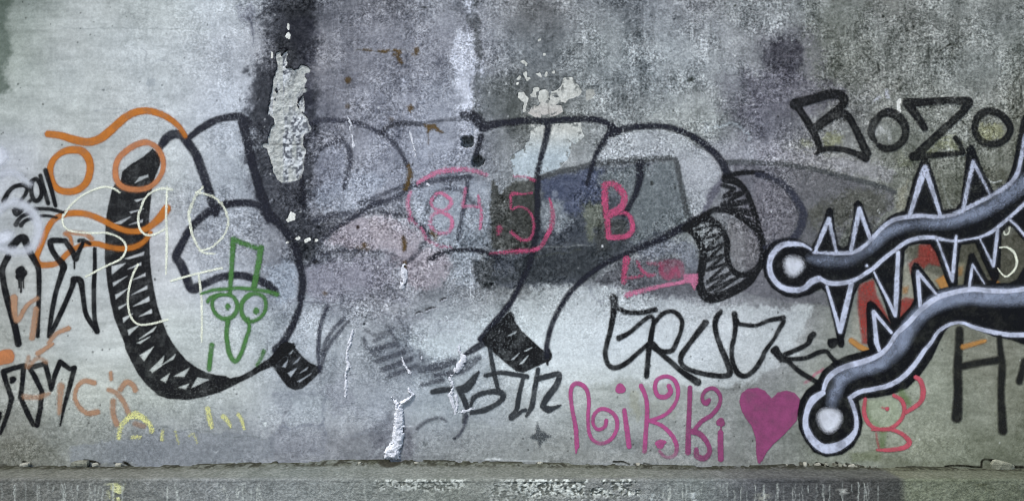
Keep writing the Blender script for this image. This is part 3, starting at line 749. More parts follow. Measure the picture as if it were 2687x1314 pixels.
# ------------------------------------------------------------------ the wall
def axis(parts):
    out = []
    for a, b, s in parts:
        out.append(np.arange(a, b, s))
    out.append([parts[-1][1]])
    return np.concatenate(out)

wall = empty("concrete_wall", (0, 0, 0))
tag(wall, "weathered grey concrete wall covered with layers of graffiti, peeling plaster and lime streaks", "wall", kind="thing")

us = axis([(-2200, -300, 30), (-300, -10, 7), (-10, 2697, 2.15), (2697, 2990, 7), (2990, 4880, 30)])
vs = axis([(-760, -160, 30), (-160, -6, 6), (-6, 1236, 2.15)])
U, V = np.meshgrid(us, vs)
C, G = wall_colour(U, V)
H = relief_at(U, V)
D = cut_depth(U, V, us, vs)
fine = (fbm(U, V, 8, 2, 3, .7)) * .0011 * G + np.clip(fbm(U, V, 26, 5, 3) - .62, 0, 1) * .006 * G
# crack along the vertical construction joint and along the old float line
jx = 1243 + (fbm(V, V * 0 + 4.2, 60, 3, 3) - .5) * 26
crack = np.exp(-((U - jx) / 2.6) ** 2) * sst(.35, .7, fbm(U * .2, V, 28, 7, 3)) * (V < 470) * .005
Yw = -(H - fine - crack) + D
# chipped lower edge
co = np.stack([wx(U), Yw, wz(V)], -1)
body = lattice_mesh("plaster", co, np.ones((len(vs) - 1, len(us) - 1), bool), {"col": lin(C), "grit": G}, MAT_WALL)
link(body, wall)
tag(body, kind=None)

MAT_CORE = rough_stone("raw_concrete", (128, 128, 122), (104, 104, 100), 20)
def box_mesh(name, x0, x1, y0, y1, z0, z1, mat, parent=None):
    vtx = [(x, y, z) for x in (x0, x1) for y in (y0, y1) for z in (z0, z1)]
    f = [(0, 1, 3, 2), (4, 6, 7, 5), (0, 4, 5, 1), (2, 3, 7, 6), (0, 2, 6, 4), (1, 5, 7, 3)]
    me = bpy.data.meshes.new(name); me.from_pydata(vtx, [], f); me.materials.append(mat); me.update()
    return link(bpy.data.objects.new(name, me), parent)
box_mesh("concrete_core", wx(-2200), wx(4880), .07, .42, .02, wz(-760) - .004, MAT_CORE, wall)
box_mesh("coping", wx(-2200) - .03, wx(4880) + .03, -.05, .47, wz(-760), wz(-760) + .09, MAT_CORE, wall)

# ---- spalled strip: rough aggregate showing behind the lost plaster
MAT_AGG = None
def patch_mesh(name, r, mat, base_y, amp, size, k, edge, colfun, jit_amp, jit_size, jk, label=None, margin=-3.0):
    a, b, Up, Vp, sd, op = r
    d = rough_edge(sd, Up, Vp, jit_amp, jit_size, jk)
    f = fbm(Up, Vp, size, k, 4, .7)
    y = base_y - (f - .5) * amp - relief_at(Up, Vp) + edge * np.clip(-d, 0, 6) / 6
    c = colfun(Up, Vp, d, f)
    cell = np.maximum(np.maximum(d[:-1, :-1], d[1:, :-1]), np.maximum(d[:-1, 1:], d[1:, 1:])) > margin
    o = lattice_mesh(name, np.stack([wx(Up), y, wz(Vp)], -1), cell, {"col": lin(np.clip(c, 10, 250)), "grit": np.full(Up.shape, .25)}, mat)
    link(o, wall)
    if label: o["label"] = label
    return o
MAT_PATCH = plaster_material("bare_aggregate", .004)

def big_col(U, V, d, f):
    smoothz = sst(.45, .6, fbm(U * 1.6, V * .6, 70, 8, 3) + .16 * ((V > 300) & (U < 742)) + .22 * (np.abs(U - 728) < 14) * (V < 330))
    g = vn(U / 4.6, V / 4.6, 3) * .55 + vn(U / 9.5, V / 9.5, 6) * .45
    pale = np.array([206, 210, 212]); dark = np.array([92, 95, 100]); mortar = np.array([178, 181, 176])
    t = sst(.36, .62, g)[..., None]
    agg = dark * (1 - t) + pale * t
    c = agg * (1 - smoothz[..., None]) + (mortar + (g[..., None] - .5) * 40) * smoothz[..., None]
    c = c * (0.86 + .24 * f[..., None]) + np.array([0, 1, 3])
    line = np.exp(-((V - (378 + (U - 700) * .02)) / 2.2) ** 2)[..., None]
    c = c * (1 - .3 * line)
    rim = sst(7, 1, d)[..., None]
    return c * (1 - rim * .55) + np.array([196, 198, 194]) * rim * .55
def big_relief():
    a, b, Up, Vp, sd, op = r_big
    return None
patch_mesh("exposed_patch", r_big, MAT_PATCH, .006, .010, 11, 5, .012, big_col, 5, 13, 4,
           "tall strip of bare pale aggregate where the plaster has fallen off the dark band", margin=-5)
def flake_col(warm, k):
    def f_(U, V, d, f):
        c = np.array([192, 194, 188]) + (f[..., None] - .5) * 50 + (fbm(U, V, 26, k, 3)[..., None] - .5) * 30
        if k == 1:
            c = c + np.array([-14, -4, 8]) * sst(330, 420, V)[..., None]
        if k == 0:
            w = sst(255, 300, V)[..., None] * .8
            c = c * (1 - w) + (np.array([186, 181, 176]) + (f[..., None] - .5) * 50) * w
            c = c - np.exp(-((U - 1437 - (V - 240) * .06) / 2.4) ** 2)[..., None] * 30 * (V < 300)[..., None]
        hole = sst(.60, .68, fbm(U, V, 10, k + 2, 3)) * (.85 if k < 2 else 0) * sst(22, 4, d)
        c = c * (1 - hole[..., None]) + np.array([108, 112, 110]) * hole[..., None]
        if k in (10,): c = c * .84
        if k >= 13: c = c + 22
        return c
    return f_
for k, ((lab, pr), r) in enumerate(zip(FLAKES, r_flake)):
    patch_mesh("flaked_spot", r, MAT_WALL, .0012, .0016, 9, k + 3, .0, flake_col(0, k), 2.2, 8, k, lab, margin=-2.0)

# ---- round holes
MAT_HOLE = rough_stone("hole_stone", (62, 66, 66), (128, 134, 138), 75, .006, .6)
for k, (s, rad) in enumerate(HOLES):
    c = pts(s)[0]
    vtx = []; fc = []
    nr, na = 7, 26
    rr = random.Random(k)
    for i in range(nr + 1):
        t = i / nr
        for j in range(na):
            a = 2 * math.pi * j / na
            rad_m = (rad + 5) / PPM * t * (1 + .06 * math.sin(5 * a + k))
            dep = .034 * (1 - t ** 3.0) + .004 + rr.uniform(-.004, .004) * (t < .9)
            vtx.append((wx(c[0]) + rad_m * math.cos(a), dep, wz(c[1]) + rad_m * math.sin(a)))
    for i in range(nr):
        for j in range(na):
            a0 = i * na + j; a1 = i * na + (j + 1) % na
            fc.append((a0, a1, a1 + na, a0 + na))
    me = bpy.data.meshes.new("anchor_hole"); me.from_pydata(vtx, [], fc); me.materials.append(MAT_HOLE); me.update()
    me.polygons.foreach_set("use_smooth", [True] * len(fc))
    link(tag(bpy.data.objects.new("anchor_hole", me), ["upper of two round broken-out holes with ragged rim", "lower of two round broken-out holes at the foot of a short stroke"][k]), wall)

# ------------------------------------------------------------------ ledge at the foot of the wall
ledge = empty("concrete_ledge", (0, 0, 0))
tag(ledge, "dirty grey concrete ledge along the foot of the wall with pale lime runs", "ledge", kind="thing")
LD = 0.26
xs_u = axis([(-2200, -300, 40), (-300, -10, 9), (-10, 2697, 2.4), (2697, 2990, 9), (2990, 4880, 40)])
prof = [(-0.0, 0)] # (y, z offset) built below as depth samples
ys = [0.03, 0.012, 0.006, 0.0, -0.004, -0.008, -0.013, -0.02]
ys += list(np.linspace(-0.028, -LD + .014, 34))
rows = [(y, 0.0) for y in ys]
for k in range(1, 7):
    a = k / 6 * math.pi / 2
    rows.append((-LD + .014 - .014 * math.sin(a), -.014 + .014 * math.cos(a)))
for z in np.linspace(-.017, -.150, 50):
    rows.append((-LD, z))
for z in (-.16, -.18, -.22, -.26, -.30):
    rows.append((-LD - .002, z))
rows = np.array(rows)
Sx = np.array([0, 400, 600, 800, 1200, 1600, 1800, 1930, 2000, 2200, 2290, 2310, 2400, 2687, 2800.])
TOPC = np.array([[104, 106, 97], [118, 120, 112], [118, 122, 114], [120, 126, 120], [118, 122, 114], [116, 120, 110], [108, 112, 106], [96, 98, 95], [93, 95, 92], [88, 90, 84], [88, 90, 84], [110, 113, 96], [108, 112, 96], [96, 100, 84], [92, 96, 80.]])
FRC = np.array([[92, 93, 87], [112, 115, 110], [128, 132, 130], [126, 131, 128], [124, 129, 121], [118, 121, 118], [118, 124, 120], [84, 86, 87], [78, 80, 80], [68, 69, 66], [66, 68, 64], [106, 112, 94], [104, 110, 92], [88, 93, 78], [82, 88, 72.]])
UL, RI = np.meshgrid(xs_u, np.arange(len(rows)))
YL = rows[RI, 0]; ZL = rows[RI, 1]
jz = wz(joint_v(UL + (fbm(UL, UL * 0, 300, 3, 2) - .5) * 60))
t_out = np.clip(-YL / LD, 0, 1)
top_z = jz * (1 - t_out) + (Z0 - .001) * t_out
SV = np.cumsum(np.r_[0, np.hypot(np.diff(rows[:, 0]), np.diff(rows[:, 1]))])[RI] * PPM      # arc length in px
rough = fbm(UL, SV, 26, 4, 4, .6) - .5
near = np.exp(-((YL + .008) / .016) ** 2)
gap = near * .03 * sst(.46, .66, fbm(UL, UL * 0 + 8, 60, 6, 4, .7)) + near * .004
gap2 = np.exp(-((YL + .035) / .03) ** 2) * .006 * (fbm(UL, SV, 12, 8, 3) - .4)
isfront = (ZL < -.0145)
ZZ = top_z + ZL * (top_z[-60] - 0) * 0 + ZL - gap - gap2 * (t_out < .4) + rough * .006 * (~isfront)
ZZ[-1, :] = 0.0
YY = YL + rough * .008 * isfront
CL = np.empty(UL.shape + (3,))
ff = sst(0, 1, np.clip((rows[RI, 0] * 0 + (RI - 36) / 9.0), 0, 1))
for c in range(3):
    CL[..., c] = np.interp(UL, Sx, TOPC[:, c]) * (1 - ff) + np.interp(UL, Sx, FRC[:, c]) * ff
mot = fbm(UL, SV, 46, 7, 5, .65) - .5
CL += mot[..., None] * 34 + ((fbm(UL, SV, 7, 2, 3, .7) - .5) * 34)[..., None]
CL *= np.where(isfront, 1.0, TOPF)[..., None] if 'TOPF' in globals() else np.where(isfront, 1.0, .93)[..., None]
# grime in the corner
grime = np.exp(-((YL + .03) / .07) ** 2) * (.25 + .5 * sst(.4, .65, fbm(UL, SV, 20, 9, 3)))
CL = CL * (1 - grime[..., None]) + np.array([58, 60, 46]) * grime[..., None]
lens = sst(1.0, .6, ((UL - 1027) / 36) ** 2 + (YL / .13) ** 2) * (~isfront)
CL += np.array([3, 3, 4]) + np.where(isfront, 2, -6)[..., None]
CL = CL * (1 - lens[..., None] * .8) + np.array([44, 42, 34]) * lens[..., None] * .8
cu = np.interp(UL, [0, 400, 520, 700, 1000, 1500, 1700, 1850, 2050, 2320, 2400, 2687], [.08, .06, .02, .06, .05, .02, .05, -.01, .12, .10, .07, .10])
crk = sst(.55, .62, fbm(UL, SV * .55, 13, 12, 4, .75) + cu) * np.exp(-((YL + .04) / .055) ** 4)
edgeline = sst(.46, .56, fbm(UL, UL * 0 + 2, 50, 9, 4, .7) + cu) * np.exp(-((YL + .008) / .016) ** 2)
crk = np.maximum(crk, edgeline)
CL = CL * (1 - crk[..., None] * .75) + np.array([40, 40, 32]) * crk[..., None] * .75
# exposed white aggregate on the front edge
zf = np.clip(-(ZL + .0145) * PPM, 0, 200)
def front_blob(u0, u1, z0, z1, k, rgb, a, size=18, amp=.5):
    m = sst(u0 - 20, u0 + 20, UL) * sst(u1 + 12, u1 - 12, UL) * sst(z1 + 6, z1 - 6, zf) * sst(z0 - 3, z0 + 3, zf) * (ZL < -.004)
    m = m * sst(.44, .52, fbm(UL, zf, size, k, 4, .7) + .10 - .10 * sst(.3, 1.0, np.abs(UL - (u0 + u1) / 2) / ((u1 - u0) / 2)) - .08 * sst(.2, 1, zf / max(z1, 1)))
    return (m * a)[..., None], np.array(rgb)
wA = vn(UL / 6, SV / 6, 1) * 1.6
speck = sst(.42, .56, vn((UL + SV * .4) / 5.2 + wA, (SV - UL * .4) / 5.2 + wA, 3) * .6 + fbm(UL, SV, 12, 5, 3) * .4)
for u0, u1, z0, z1, k, a in ((1010, 1230, -8, 22, 1, .75), (1350, 1655, -8, 34, 2, .97), (1280, 1420, -4, 60, 3, .5), (1440, 1660, 16, 70, 4, .45)):
    m, rgb = front_blob(u0, u1, z0, z1, k, (0, 0, 0), a)
    agg = (np.array([98, 102, 96]) * (1 - speck[..., None]) + np.array([192, 198, 192]) * speck[..., None])
    CL = CL * (1 - m) + agg * m
    ZZ += 0; YY += (m[..., 0] * (.002 + .003 * (1 - speck))) * isfront
for u0, u1, z0, z1, k, rgb, a in ((360, 392, 2, 46, 5, (205, 208, 150), .85), (2140, 2165, 16, 30, 6, (170, 172, 166), .9), (1670, 1700, 28, 60, 7, (170, 178, 176), .9), (1780, 1795, 26, 60, 8, (196, 204, 204), .9),
                                 (1940, 1975, 26, 80, 9, (136, 138, 130), .9), (2600, 2660, 8, 34, 10, (46, 50, 36), .85), (2480, 2520, 4, 10, 11, (60, 64, 46), .8), (0, 24, 24, 60, 12, (128, 130, 124), .7), (2480, 2510, 24, 44, 13, (120, 128, 108), .5)):
    m, rgb = front_blob(u0, u1, z0, z1, k, rgb, a, 9, 1)
    CL = CL * (1 - m) + rgb * m
# lime runs
rr = random.Random(5)
runs = []
for a, b, n_ in ((60, 160, 6), (180, 400, 19), (480, 560, 4), (620, 740, 12), (960, 1000, 2), (1680, 1900, 13), (1900, 2240, 26)):
    for i in range(n_):
        runs.append((a + (b - a) * (i + rr.uniform(-.4, 1.4)) / n_, rr.choice((0, 2, 5, 8, 20)) + rr.uniform(-3, 5), rr.choice((22, 50, 70, 110)) * rr.uniform(.7, 1.3), rr.uniform(1.0, 2.3), rr.uniform(.3, .85)))
for u0, z0, ln, w, a in runs:
    i0, i1 = np.searchsorted(xs_u, [u0 - 14, u0 + 14])
    uu, zz = UL[:, i0:i1], zf[:, i0:i1]
    path = u0 + (fbm(zz * .5 + u0 * 7, zz * 0 + u0, 9, 4, 2) - .5) * (4 + 9 * ((u0 * 7.3) % 1))
    m = (a * sst(w + 1.0, w * .2, np.abs(uu - path)) * sst(z0 - 2, z0 + 3, zz) * sst(z0 + ln, z0 + ln * .7, zz) * (ZL[:, i0:i1] < -.012))[..., None]
    CL[:, i0:i1] = CL[:, i0:i1] * (1 - m) + np.array([172, 178, 172]) * m
GL = np.full(UL.shape, .55)
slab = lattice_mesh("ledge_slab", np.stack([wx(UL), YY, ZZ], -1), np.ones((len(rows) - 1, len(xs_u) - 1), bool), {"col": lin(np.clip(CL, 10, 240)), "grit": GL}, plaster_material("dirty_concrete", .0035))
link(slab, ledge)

# ------------------------------------------------------------------ ground
MAT_GROUND = rough_stone("dusty_asphalt", (70, 70, 68), (92, 91, 86), 18, .006)
me = bpy.data.meshes.new("ground")
me.from_pydata([(-300, -300, 0), (300, -300, 0), (300, 300, 0), (-300, 300, 0)], [], [(0, 1, 2, 3)])
me.materials.append(MAT_GROUND)
tag(link(bpy.data.objects.new("ground", me)), kind="structure")

# ------------------------------------------------------------------ graffiti: every word or figure a part of the wall, every letter or stroke a piece of it
LAYER = [0]
def figure(name, label):
    LAYER[0] += .2
    o = empty(name, (0, 0, 0), wall); o["label"] = label
    return o

def decal(parent, name, prims, mat, label=None, step=2.0, margin=3.2, jit=.6, lift=None, seed=None, fade=None, grow=0.0, cutgrow=0.0):
    margin = max(margin, mat.get('skirt', 0))
    LAYER[0] += .2
    seed = int(LAYER[0] * 97) if seed is None else seed
    a, b, Up, Vp, sd, op = raster(prims, step, max(8, margin + 3), jit, seed, cutgrow)
    sd = sd + grow
    off = .0005 + .00006 * LAYER[0] if lift is None else lift
    y = -relief_at(Up, Vp) - off
    m = np.maximum(np.maximum(sd[:-1, :-1], sd[1:, :-1]), np.maximum(sd[:-1, 1:], sd[1:, 1:])) > -margin
    if fade is not None: op = op * fade(Up, Vp)
    # each pass of the can lays the paint a little unevenly
    op = op * (0.93 + .12 * fbm(Up, Vp, 60, seed % 13, 3))
    o = lattice_mesh(name, np.stack([wx(Up), y, wz(Vp)], -1), m, {"sd": sd, "op": np.clip(op, 0, 1), "grit": grit_at(Up, Vp)}, mat)
    link(o, parent)
    if label: o["label"] = label
    return o

BLK = paint("black_spray", (15, 16, 20), 2.8, 1.8, .8, .5, .7, mist=.35, drop=.3)
BLK2 = paint("matt_black_spray", (23, 24, 26), 3.0, 2.2, .68, .6, 1.0, drop=.55, mist=.3)
DRK = paint("slate_spray", (34, 36, 46), 4.4, 2.6, .75, .6, .9, drop=.55, mist=.35)
DIM = paint("faded_slate_spray", (56, 59, 72), 4.8, 3.6, .55, .7, 1.0, drop=.75)
GRY = paint("faded_grey_spray", (80, 84, 86), 3.6, 2.8, .65, .7, 1.0, drop=.6)
ORG = paint("orange_spray", (184, 112, 44), 3.6, 1.8, .85, .55, .7, mist=.35)
ORL = paint("pale_orange_spray", (190, 124, 80), 3.6, 1.8, .85, .55, .7, mist=.35)
BRN = paint("brown_spray", (178, 138, 108), 4.0, 2.8, .7, .6, .7, mist=.3)
GRN = paint("green_spray", (76, 122, 66), 3.2, 2.4, .75, .6, .9, mist=.4, drop=.5)
PNK = paint("pink_spray", (214, 128, 162), 2.8, 3.4, .38, .6, .8, chalk=.4, drop=.7)
PKD = paint("deep_pink_spray", (196, 86, 124), 2.8, 3.4, .45, .6, .9, chalk=.35, drop=.6)
MAG = paint("magenta_brush", (170, 80, 130), 2.0, 1.8, .72, .55, .8)
MGD = paint("dark_magenta_brush", (140, 70, 110), 2.0, 1.8, .78, .55, .8)
CHK = paint("pale_chalk", (244, 248, 228), 1.6, 3.0, .8, .9, .3, chalk=.4)
YEL = paint("yellow_chalk", (224, 224, 150), 2.6, 5.5, .5, .9, .5, chalk=.7)
WHT = paint("white_spray_line", (196, 203, 222), 2.6, 2.2, .68, .55, 1.0, mist=.3)
WHF = paint("white_spray_mist", (216, 221, 230), 11.0, 6.0, .7, .6, .8)
WHS = paint("silver_spray_shade", (150, 161, 182), 15.0, 6.0, .5, .6, .9, chalk=.3)
RED = paint("red_spray", (152, 58, 52), 5.0, 4.0, .55, .6, .9, chalk=.25)
RDP = paint("rose_spray", (182, 84, 96), 3.0, 2.2, .8, .6, .8)
OCH = paint("ochre_spray", (182, 132, 72), 4.5, 3.0, .6, .6, .8)
OLV = paint("olive_mist", (112, 134, 84), 9.0, 3.0, .7, .7, .6)
TAR = paint("marker_grey", (50, 54, 58), 2.6, 2.0, .72, .55, .8, mist=.25)
RUST = paint("rust_stain", (98, 78, 42), 3.4, 6.0, .6, .9, .8)
LIME = paint("lime_crust_thin", (214, 218, 228), 2.4, 4.5, .7, .9, .6, chalk=.3)
for m_ in (BLK, BLK2, DRK, ORG, ORL, BRN, GRN, WHT, TAR): m_["skirt"] = 6.0
WHF["skirt"] = 9.0; WHS["skirt"] = 13.0; OLV["skirt"] = 9.0

# --- faded grey sweeping line behind everything, and the old dark-topped field
f = figure("faded_line_drawing", "faded grey outline sweeping across the middle of the wall behind the big letters")
decal(f, "stroke", [S('G 1640 835 1750 795 1890 770 | J 500 728 700 703 900 690 1060 686 1170 690 1210 850 1240 1000 1275 1150 1300 1190', 13, .75)], GRY)
decal(f, "stroke", [S('J 1600 712 1740 708 1890 716 | M 150 722 400 752 600 800 800 852 950 892 1080 932 1135 960', 12, .7)], GRY)
decal(f, "stroke", [S('H 0 285 100 215 230 125 440 60 560 -40 | G 640 900 720 870 860 850 1050 835', (9, 12, 11, 13), .62)], DIM)
decal(f, "stroke", [S('G 700 1100 740 1010 800 950 900 925 1000 960 1070 1040 1120 1060', (14, 9, 12, 10), .5)], DIM)

# --- big bubble letters
f = figure("bubble_letters", "giant slate outline of rounded block letters filling most of the wall, with hatched shading bands")
GAPS = ['B 930 275 1080 215 1000 275', 'B 1065 282 1180 238 1175 262', 'B 1110 78 1190 63 1130 92', 'B 1070 176 1185 150 1080 188', 'B 1035 560 1190 505 1185 532 1060 566', 'B 925 625 1035 600 925 692',
        'B 1055 648 1165 592 1165 615', 'B 932 762 1050 705 937 788', 'B 1100 735 1200 680 1200 705', 'B 952 862 1060 805 957 896', 'B 1090 858 1215 785 1215 812', 'B 978 962 1060 925 985 980',
        'B 1100 955 1230 875 1235 912', 'B 1015 1050 1095 1015 1020 1088', 'B 1150 1038 1250 978 1255 1010', 'B 1055 1150 1150 1110 1065 1192', 'B 1150 1225 1290 1120 1265 1160', 'B 1130 1258 1240 1205 1160 1262',
        'C 1115 95 1225 28 1150 140', 'C 1195 215 1310 100 1290 180 1215 232', 'C 1290 175 1400 88 1385 125', 'C 1282 290 1352 240 1322 312', 'C 1390 262 1512 195 1470 265', 'C 1425 352 1508 322 1480 364', 'C 1530 355 1575 272 1665 290',
        'A 1115 880 1150 835 1220 812 1222 830']
decal(f, "letter_band", [FI('A 1000 860 1010 790 1080 730 1180 670 1260 600 1318 650 1325 710 1290 800 1262 872 1250 940 1245 1000 1235 1100 1228 1180 | B 1228 240 1230 400 1235 560 1250 700 1275 840 1300 960 1340 1080 1380 1180 1425 1260 | C 1420 60 1480 130 1560 190 1640 232 1720 255 1800 262 | F 640 290 720 275 820 222 900 162 960 130 1010 80 1060 20 1090 -10 1180 20 1060 130 990 190 900 225 820 275 700 332 560 402 420 442 280 466 130 456 20 420 | C 1260 410 1170 330 1100 240 1040 125 1000 40 | B 1030 1260 985 1150 945 1050 915 920 890 780 880 680 868 560 872 450 874 330 880 230 895 130 925 0 | A 945 900'),
     ] + [X(g) for g in GAPS], BLK2, cutgrow=1.3, label="long curved band of dark hatching down the outer side of the first letter", seed=3)
decal(f, "letter_outline", [
    S('A 1320 590 1370 520 1430 480 1500 490 1560 560 1620 650 1670 780 1710 900 1750 1040 1775 1120', (15, 23, 22, 22, 22, 23, 23, 22, 22, 24)),
    S('D 310 500 400 430 520 365 640 338 730 338 800 380', (14, 18, 18, 20, 17)),
    S('D 745 380 790 560 830 740 880 920 930 1080 960 1180', (26, 22, 21, 22, 27, 18)),
    S('E 490 150 380 240 300 330 235 450 195 545 235 610 275 700 310 800 350 808 430 770 560 715 700 698 820 720 940 770 1012 830', (20, 18, 19, 20, 22, 22, 22, 22, 24, 18, 18, 17, 18, 20, 18)),
    S('E 500 165 560 125 640 108 760 100 870 120 950 190', (14, 20, 18, 17, 16)),
    S('E 930 170 1050 275 1130 380 1180 480 1210 600 1235 700 1238 800 1225 890', (24, 20, 19, 20, 17, 18, 18)),
    S('E 1225 930 1200 1010 1160 1110 1110 1200 1070 1270 | F 1030 50', (10, 16, 17, 18, 20, 26)),
    S('D 1235 830 1240 950 1255 1090', (12, 12, 12), .9),
    S('D 800 420 900 400 960 390', 10, .4),
    ], DRK, "tall first letter with a hook and a leaning shaft")
decal(f, "letter_foot", [FI('F 1060 10 1100 -10 1170 0 1180 40 1240 110 1300 160 1350 182 1400 190 1390 230 1310 310 1240 370 1180 385 1120 360 1070 300 1010 210 985 180 960 140 1010 80'),
     X('F 1072 192 1120 135 1098 198'), X('F 1165 168 1220 115 1200 150'), X('F 1120 245 1192 205 1142 280'), X('F 1222 242 1285 195 1275 218'), X('F 1198 315 1312 250 1220 318'), X('F 1130 85 1165 55 1140 90'), DOT('F 1050 160', .1)], BLK2, cutgrow=1.3, label="small hatched foot under the first letter")
decal(f, "letter_outline", [
    S('D 1310 395 1400 362 1560 368 1700 390 1800 430 1880 470 | G 330 468 430 568 490 650 530 740', (10, 12, 11, 11, 11, 9), .72),
    S('D 1380 610 1460 560 1550 530 1610 570 1635 680 1615 800 1582 920', (6, 8, 10, 13, 13, 10), .72),
    S('E 1350 245 1500 205 1650 185 1780 145 1890 85 | G 140 1050 300 985 440 930 520 905', (18, 14, 13, 10, 9), .6),
    S('E 1400 410 1540 290 1680 205 1890 165 | H 330 180 450 200 540 215 620 262 680 330 700 390 650 470 570 560 500 605', (8, 11, 12, 11, 12, 18, 12, 10), .62),
    S('E 1270 625 1360 550 1480 505 1640 490 1880 510 | H 300 500 420 530 480 560', (9, 11, 8, 7), .5),
    S('E 1450 950 1405 1050 1380 1150 1372 1260 | F 1370 100 1385 200', (8, 9, 9, 10, 9), .85),
    S('E 1620 1080 1540 1170 1470 1260 | F 1425 80 1400 160 1385 240', (7, 9, 10, 12, 8), .65)],
    DIM, "faded rounded second letter")
decal(f, "letter_outline", [
    S('G 320 460 400 402 520 390 640 395', (12, 14, 12), .62), S('G 640 395 750 378 880 358 960 360', (7, 8, 10), .45),
    S('G 1000 325 1080 340 1170 420', (22, 30, 26), .85), S('G 1160 425 1250 398 1380 382 1500 368 1680 368 1890 356 | J 400 352 520 360 610 392 690 455', (24, 16, 15, 14, 15, 16, 18)),
    S('G 1140 500 1125 560 1100 640', (16, 12, 13), .85),
    S('G 1700 380 1680 500 1645 640 1612 780 1608 900 1606 1080 1600 1260 | H 1600 300 1580 430 1550 580 1510 680 1450 800 1400 900 1350 970 1280 1060 1220 1130 1140 1225', (16, 15, 12, 14, 14, 14, 15, 14, 13, 12, 13, 16, 18, 16)),
    DOT('G 1695 392', 10),
    S('I 1010 90 1080 50 1160 0', (8, 16, 18), .9)],
    DRK, "tall third letter curving down like a sail")
decal(f, "stroke", [S('G 1030 880 1020 980 990 1140 965 1260 | H 955 400', (9, 9, 10, 9, 7), .75)], DIM)
decal(f, "stroke", [S('H 705 578 800 522 920 492 1050 490 1150 502 1230 530 1290 556', (9, 12, 9, 9, 11, 12, 9), .9)], DRK, "short dark arc above the chipped crack")
decal(f, "letter_foot", [FI('H 1150 1225 1225 1140 1300 1080 1360 1010 1385 1003 1410 1022 1420 1080 1480 1160 1570 1245 | I 1630 40 1700 90 1715 130 1690 150 1600 190 1490 242 1430 228 1350 165 1290 112 1230 60 1180 20'),
     X('H 1362 1200 1432 1160 1425 1178'), X('I 1390 135 1455 83 1410 132'), X('I 1460 170 1532 100 1485 165'), X('I 1500 62 1562 34 1515 64'), S('I 1700 60 1715 110 1690 150 1693 175', (8, 8, 6, 4))], BLK2, cutgrow=1.3, label="hatched foot under the third letter")
decal(f, "letter_outline", [
    S('K 1420 210 1300 268 1150 348 1050 400 900 460 750 530 600 598 450 700 330 810 240 930 180 1040 140 1140 112 1260 | I 1685 60 1685 110', (22, 20, 18, 14, 13, 12, 12, 12, 12, 12, 12, 13, 12)),
    S('J 660 465 740 438 860 416 1000 410 1120 422 1240 462 1360 525 1450 592 1520 660 1570 735 1600 810', (20, 17, 15, 15, 15, 16, 17, 17, 18, 22)),
    S('J 650 452 590 525 530 620 490 720 465 800 440 895', (20, 15, 12, 10, 9, 8)),
    S('J 878 722 880 820 860 920 815 1030 750 1140 | K 745 200', (20, 20, 14, 12, 10, 7))],
    DRK, "rounded fourth letter whose long tail sweeps down to the hatched foot")
decal(f, "letter_shadow", [
    S('J 1595 845 1690 880 1760 960 1810 1080 1850 1200 | K 1860 320 1895 430 1893 560 1850 650 1770 755 1650 828 1500 888 1430 875 1385 815 1372 740 1390 650 1402 530 1370 420 1320 350 1250 310', (26, 15, 13, 14, 16, 18, 17, 22, 24, 26, 24, 22, 20, 18, 16, 14)),
    S('K 1250 315 1400 232 1490 255 1560 320 1600 420 1600 530 1620 620 1680 685 1770 690 1870 630', (18, 22, 14, 14, 15, 14, 14, 14, 16)),
    S('K 1420 200 1520 152 1640 180 1740 240 1820 300 1880 400', (14, 12, 14, 16, 14)),
    S('J 1560 900 1660 930 1580 990 1740 960 1560 1060 1790 1030 1500 1110 1800 1120 | K 1560 130 1800 200 1640 170 1830 270', 10, .9, straight=True),
    S('K 1330 330 1500 275 1400 400 1560 350 1420 500 1590 430 1430 580 1600 520 1430 660 1620 590 1430 760 1640 670 1430 830 1700 710 1500 840', 7.5, .9, straight=True),
    S('J 1600 850 1660 810 1760 795 1890 800 | M 0 810', (14, 11, 11, 13))],
    BLK2, "looped black hatched shadow of the fourth letter")
decal(f, "letter_shadow", [S('M 0 812 100 830 200 885 280 960 340 1050 380 1130 | N 378 220 350 320 280 405 180 420 60 470', (12, 14, 16, 20, 20, 21, 19, 12, 6), .85)], DIM, "broad soft curve behind the spiked arm")
decal(f, "hatching", [S('I 240 60 420 5', 14, .55), S('I 280 150 500 70', 12, .55), S('I 330 215 560 130', 12, .55), S('I 380 270 620 180', 12, .5), S('T 870 900 1010 960 1180 880', 9, .4), S('T 980 1020 1150 930', 10, .45), S('T 1120 860 1200 980 1240 1090', 8, .45), S('T 860 1000 900 1100 1000 1180', 10, .45), S('I 640 215 760 200 920 150', (16, 22, 14), .6), S('I 760 265 980 230 1100 140', (10, 16, 14), .6),
     S('I 650 345 820 300', (8, 14), .55), S('I 640 90 660 150', 8, .45), S('I 1000 170 1060 150 1120 120', 14, .6), S('T 640 780 520 900 440 1040 400 1160', 10, .65), S('T 1230 760 1330 900 1330 1070', 7, .35)], DIM, "worn hatching under the faded letters")

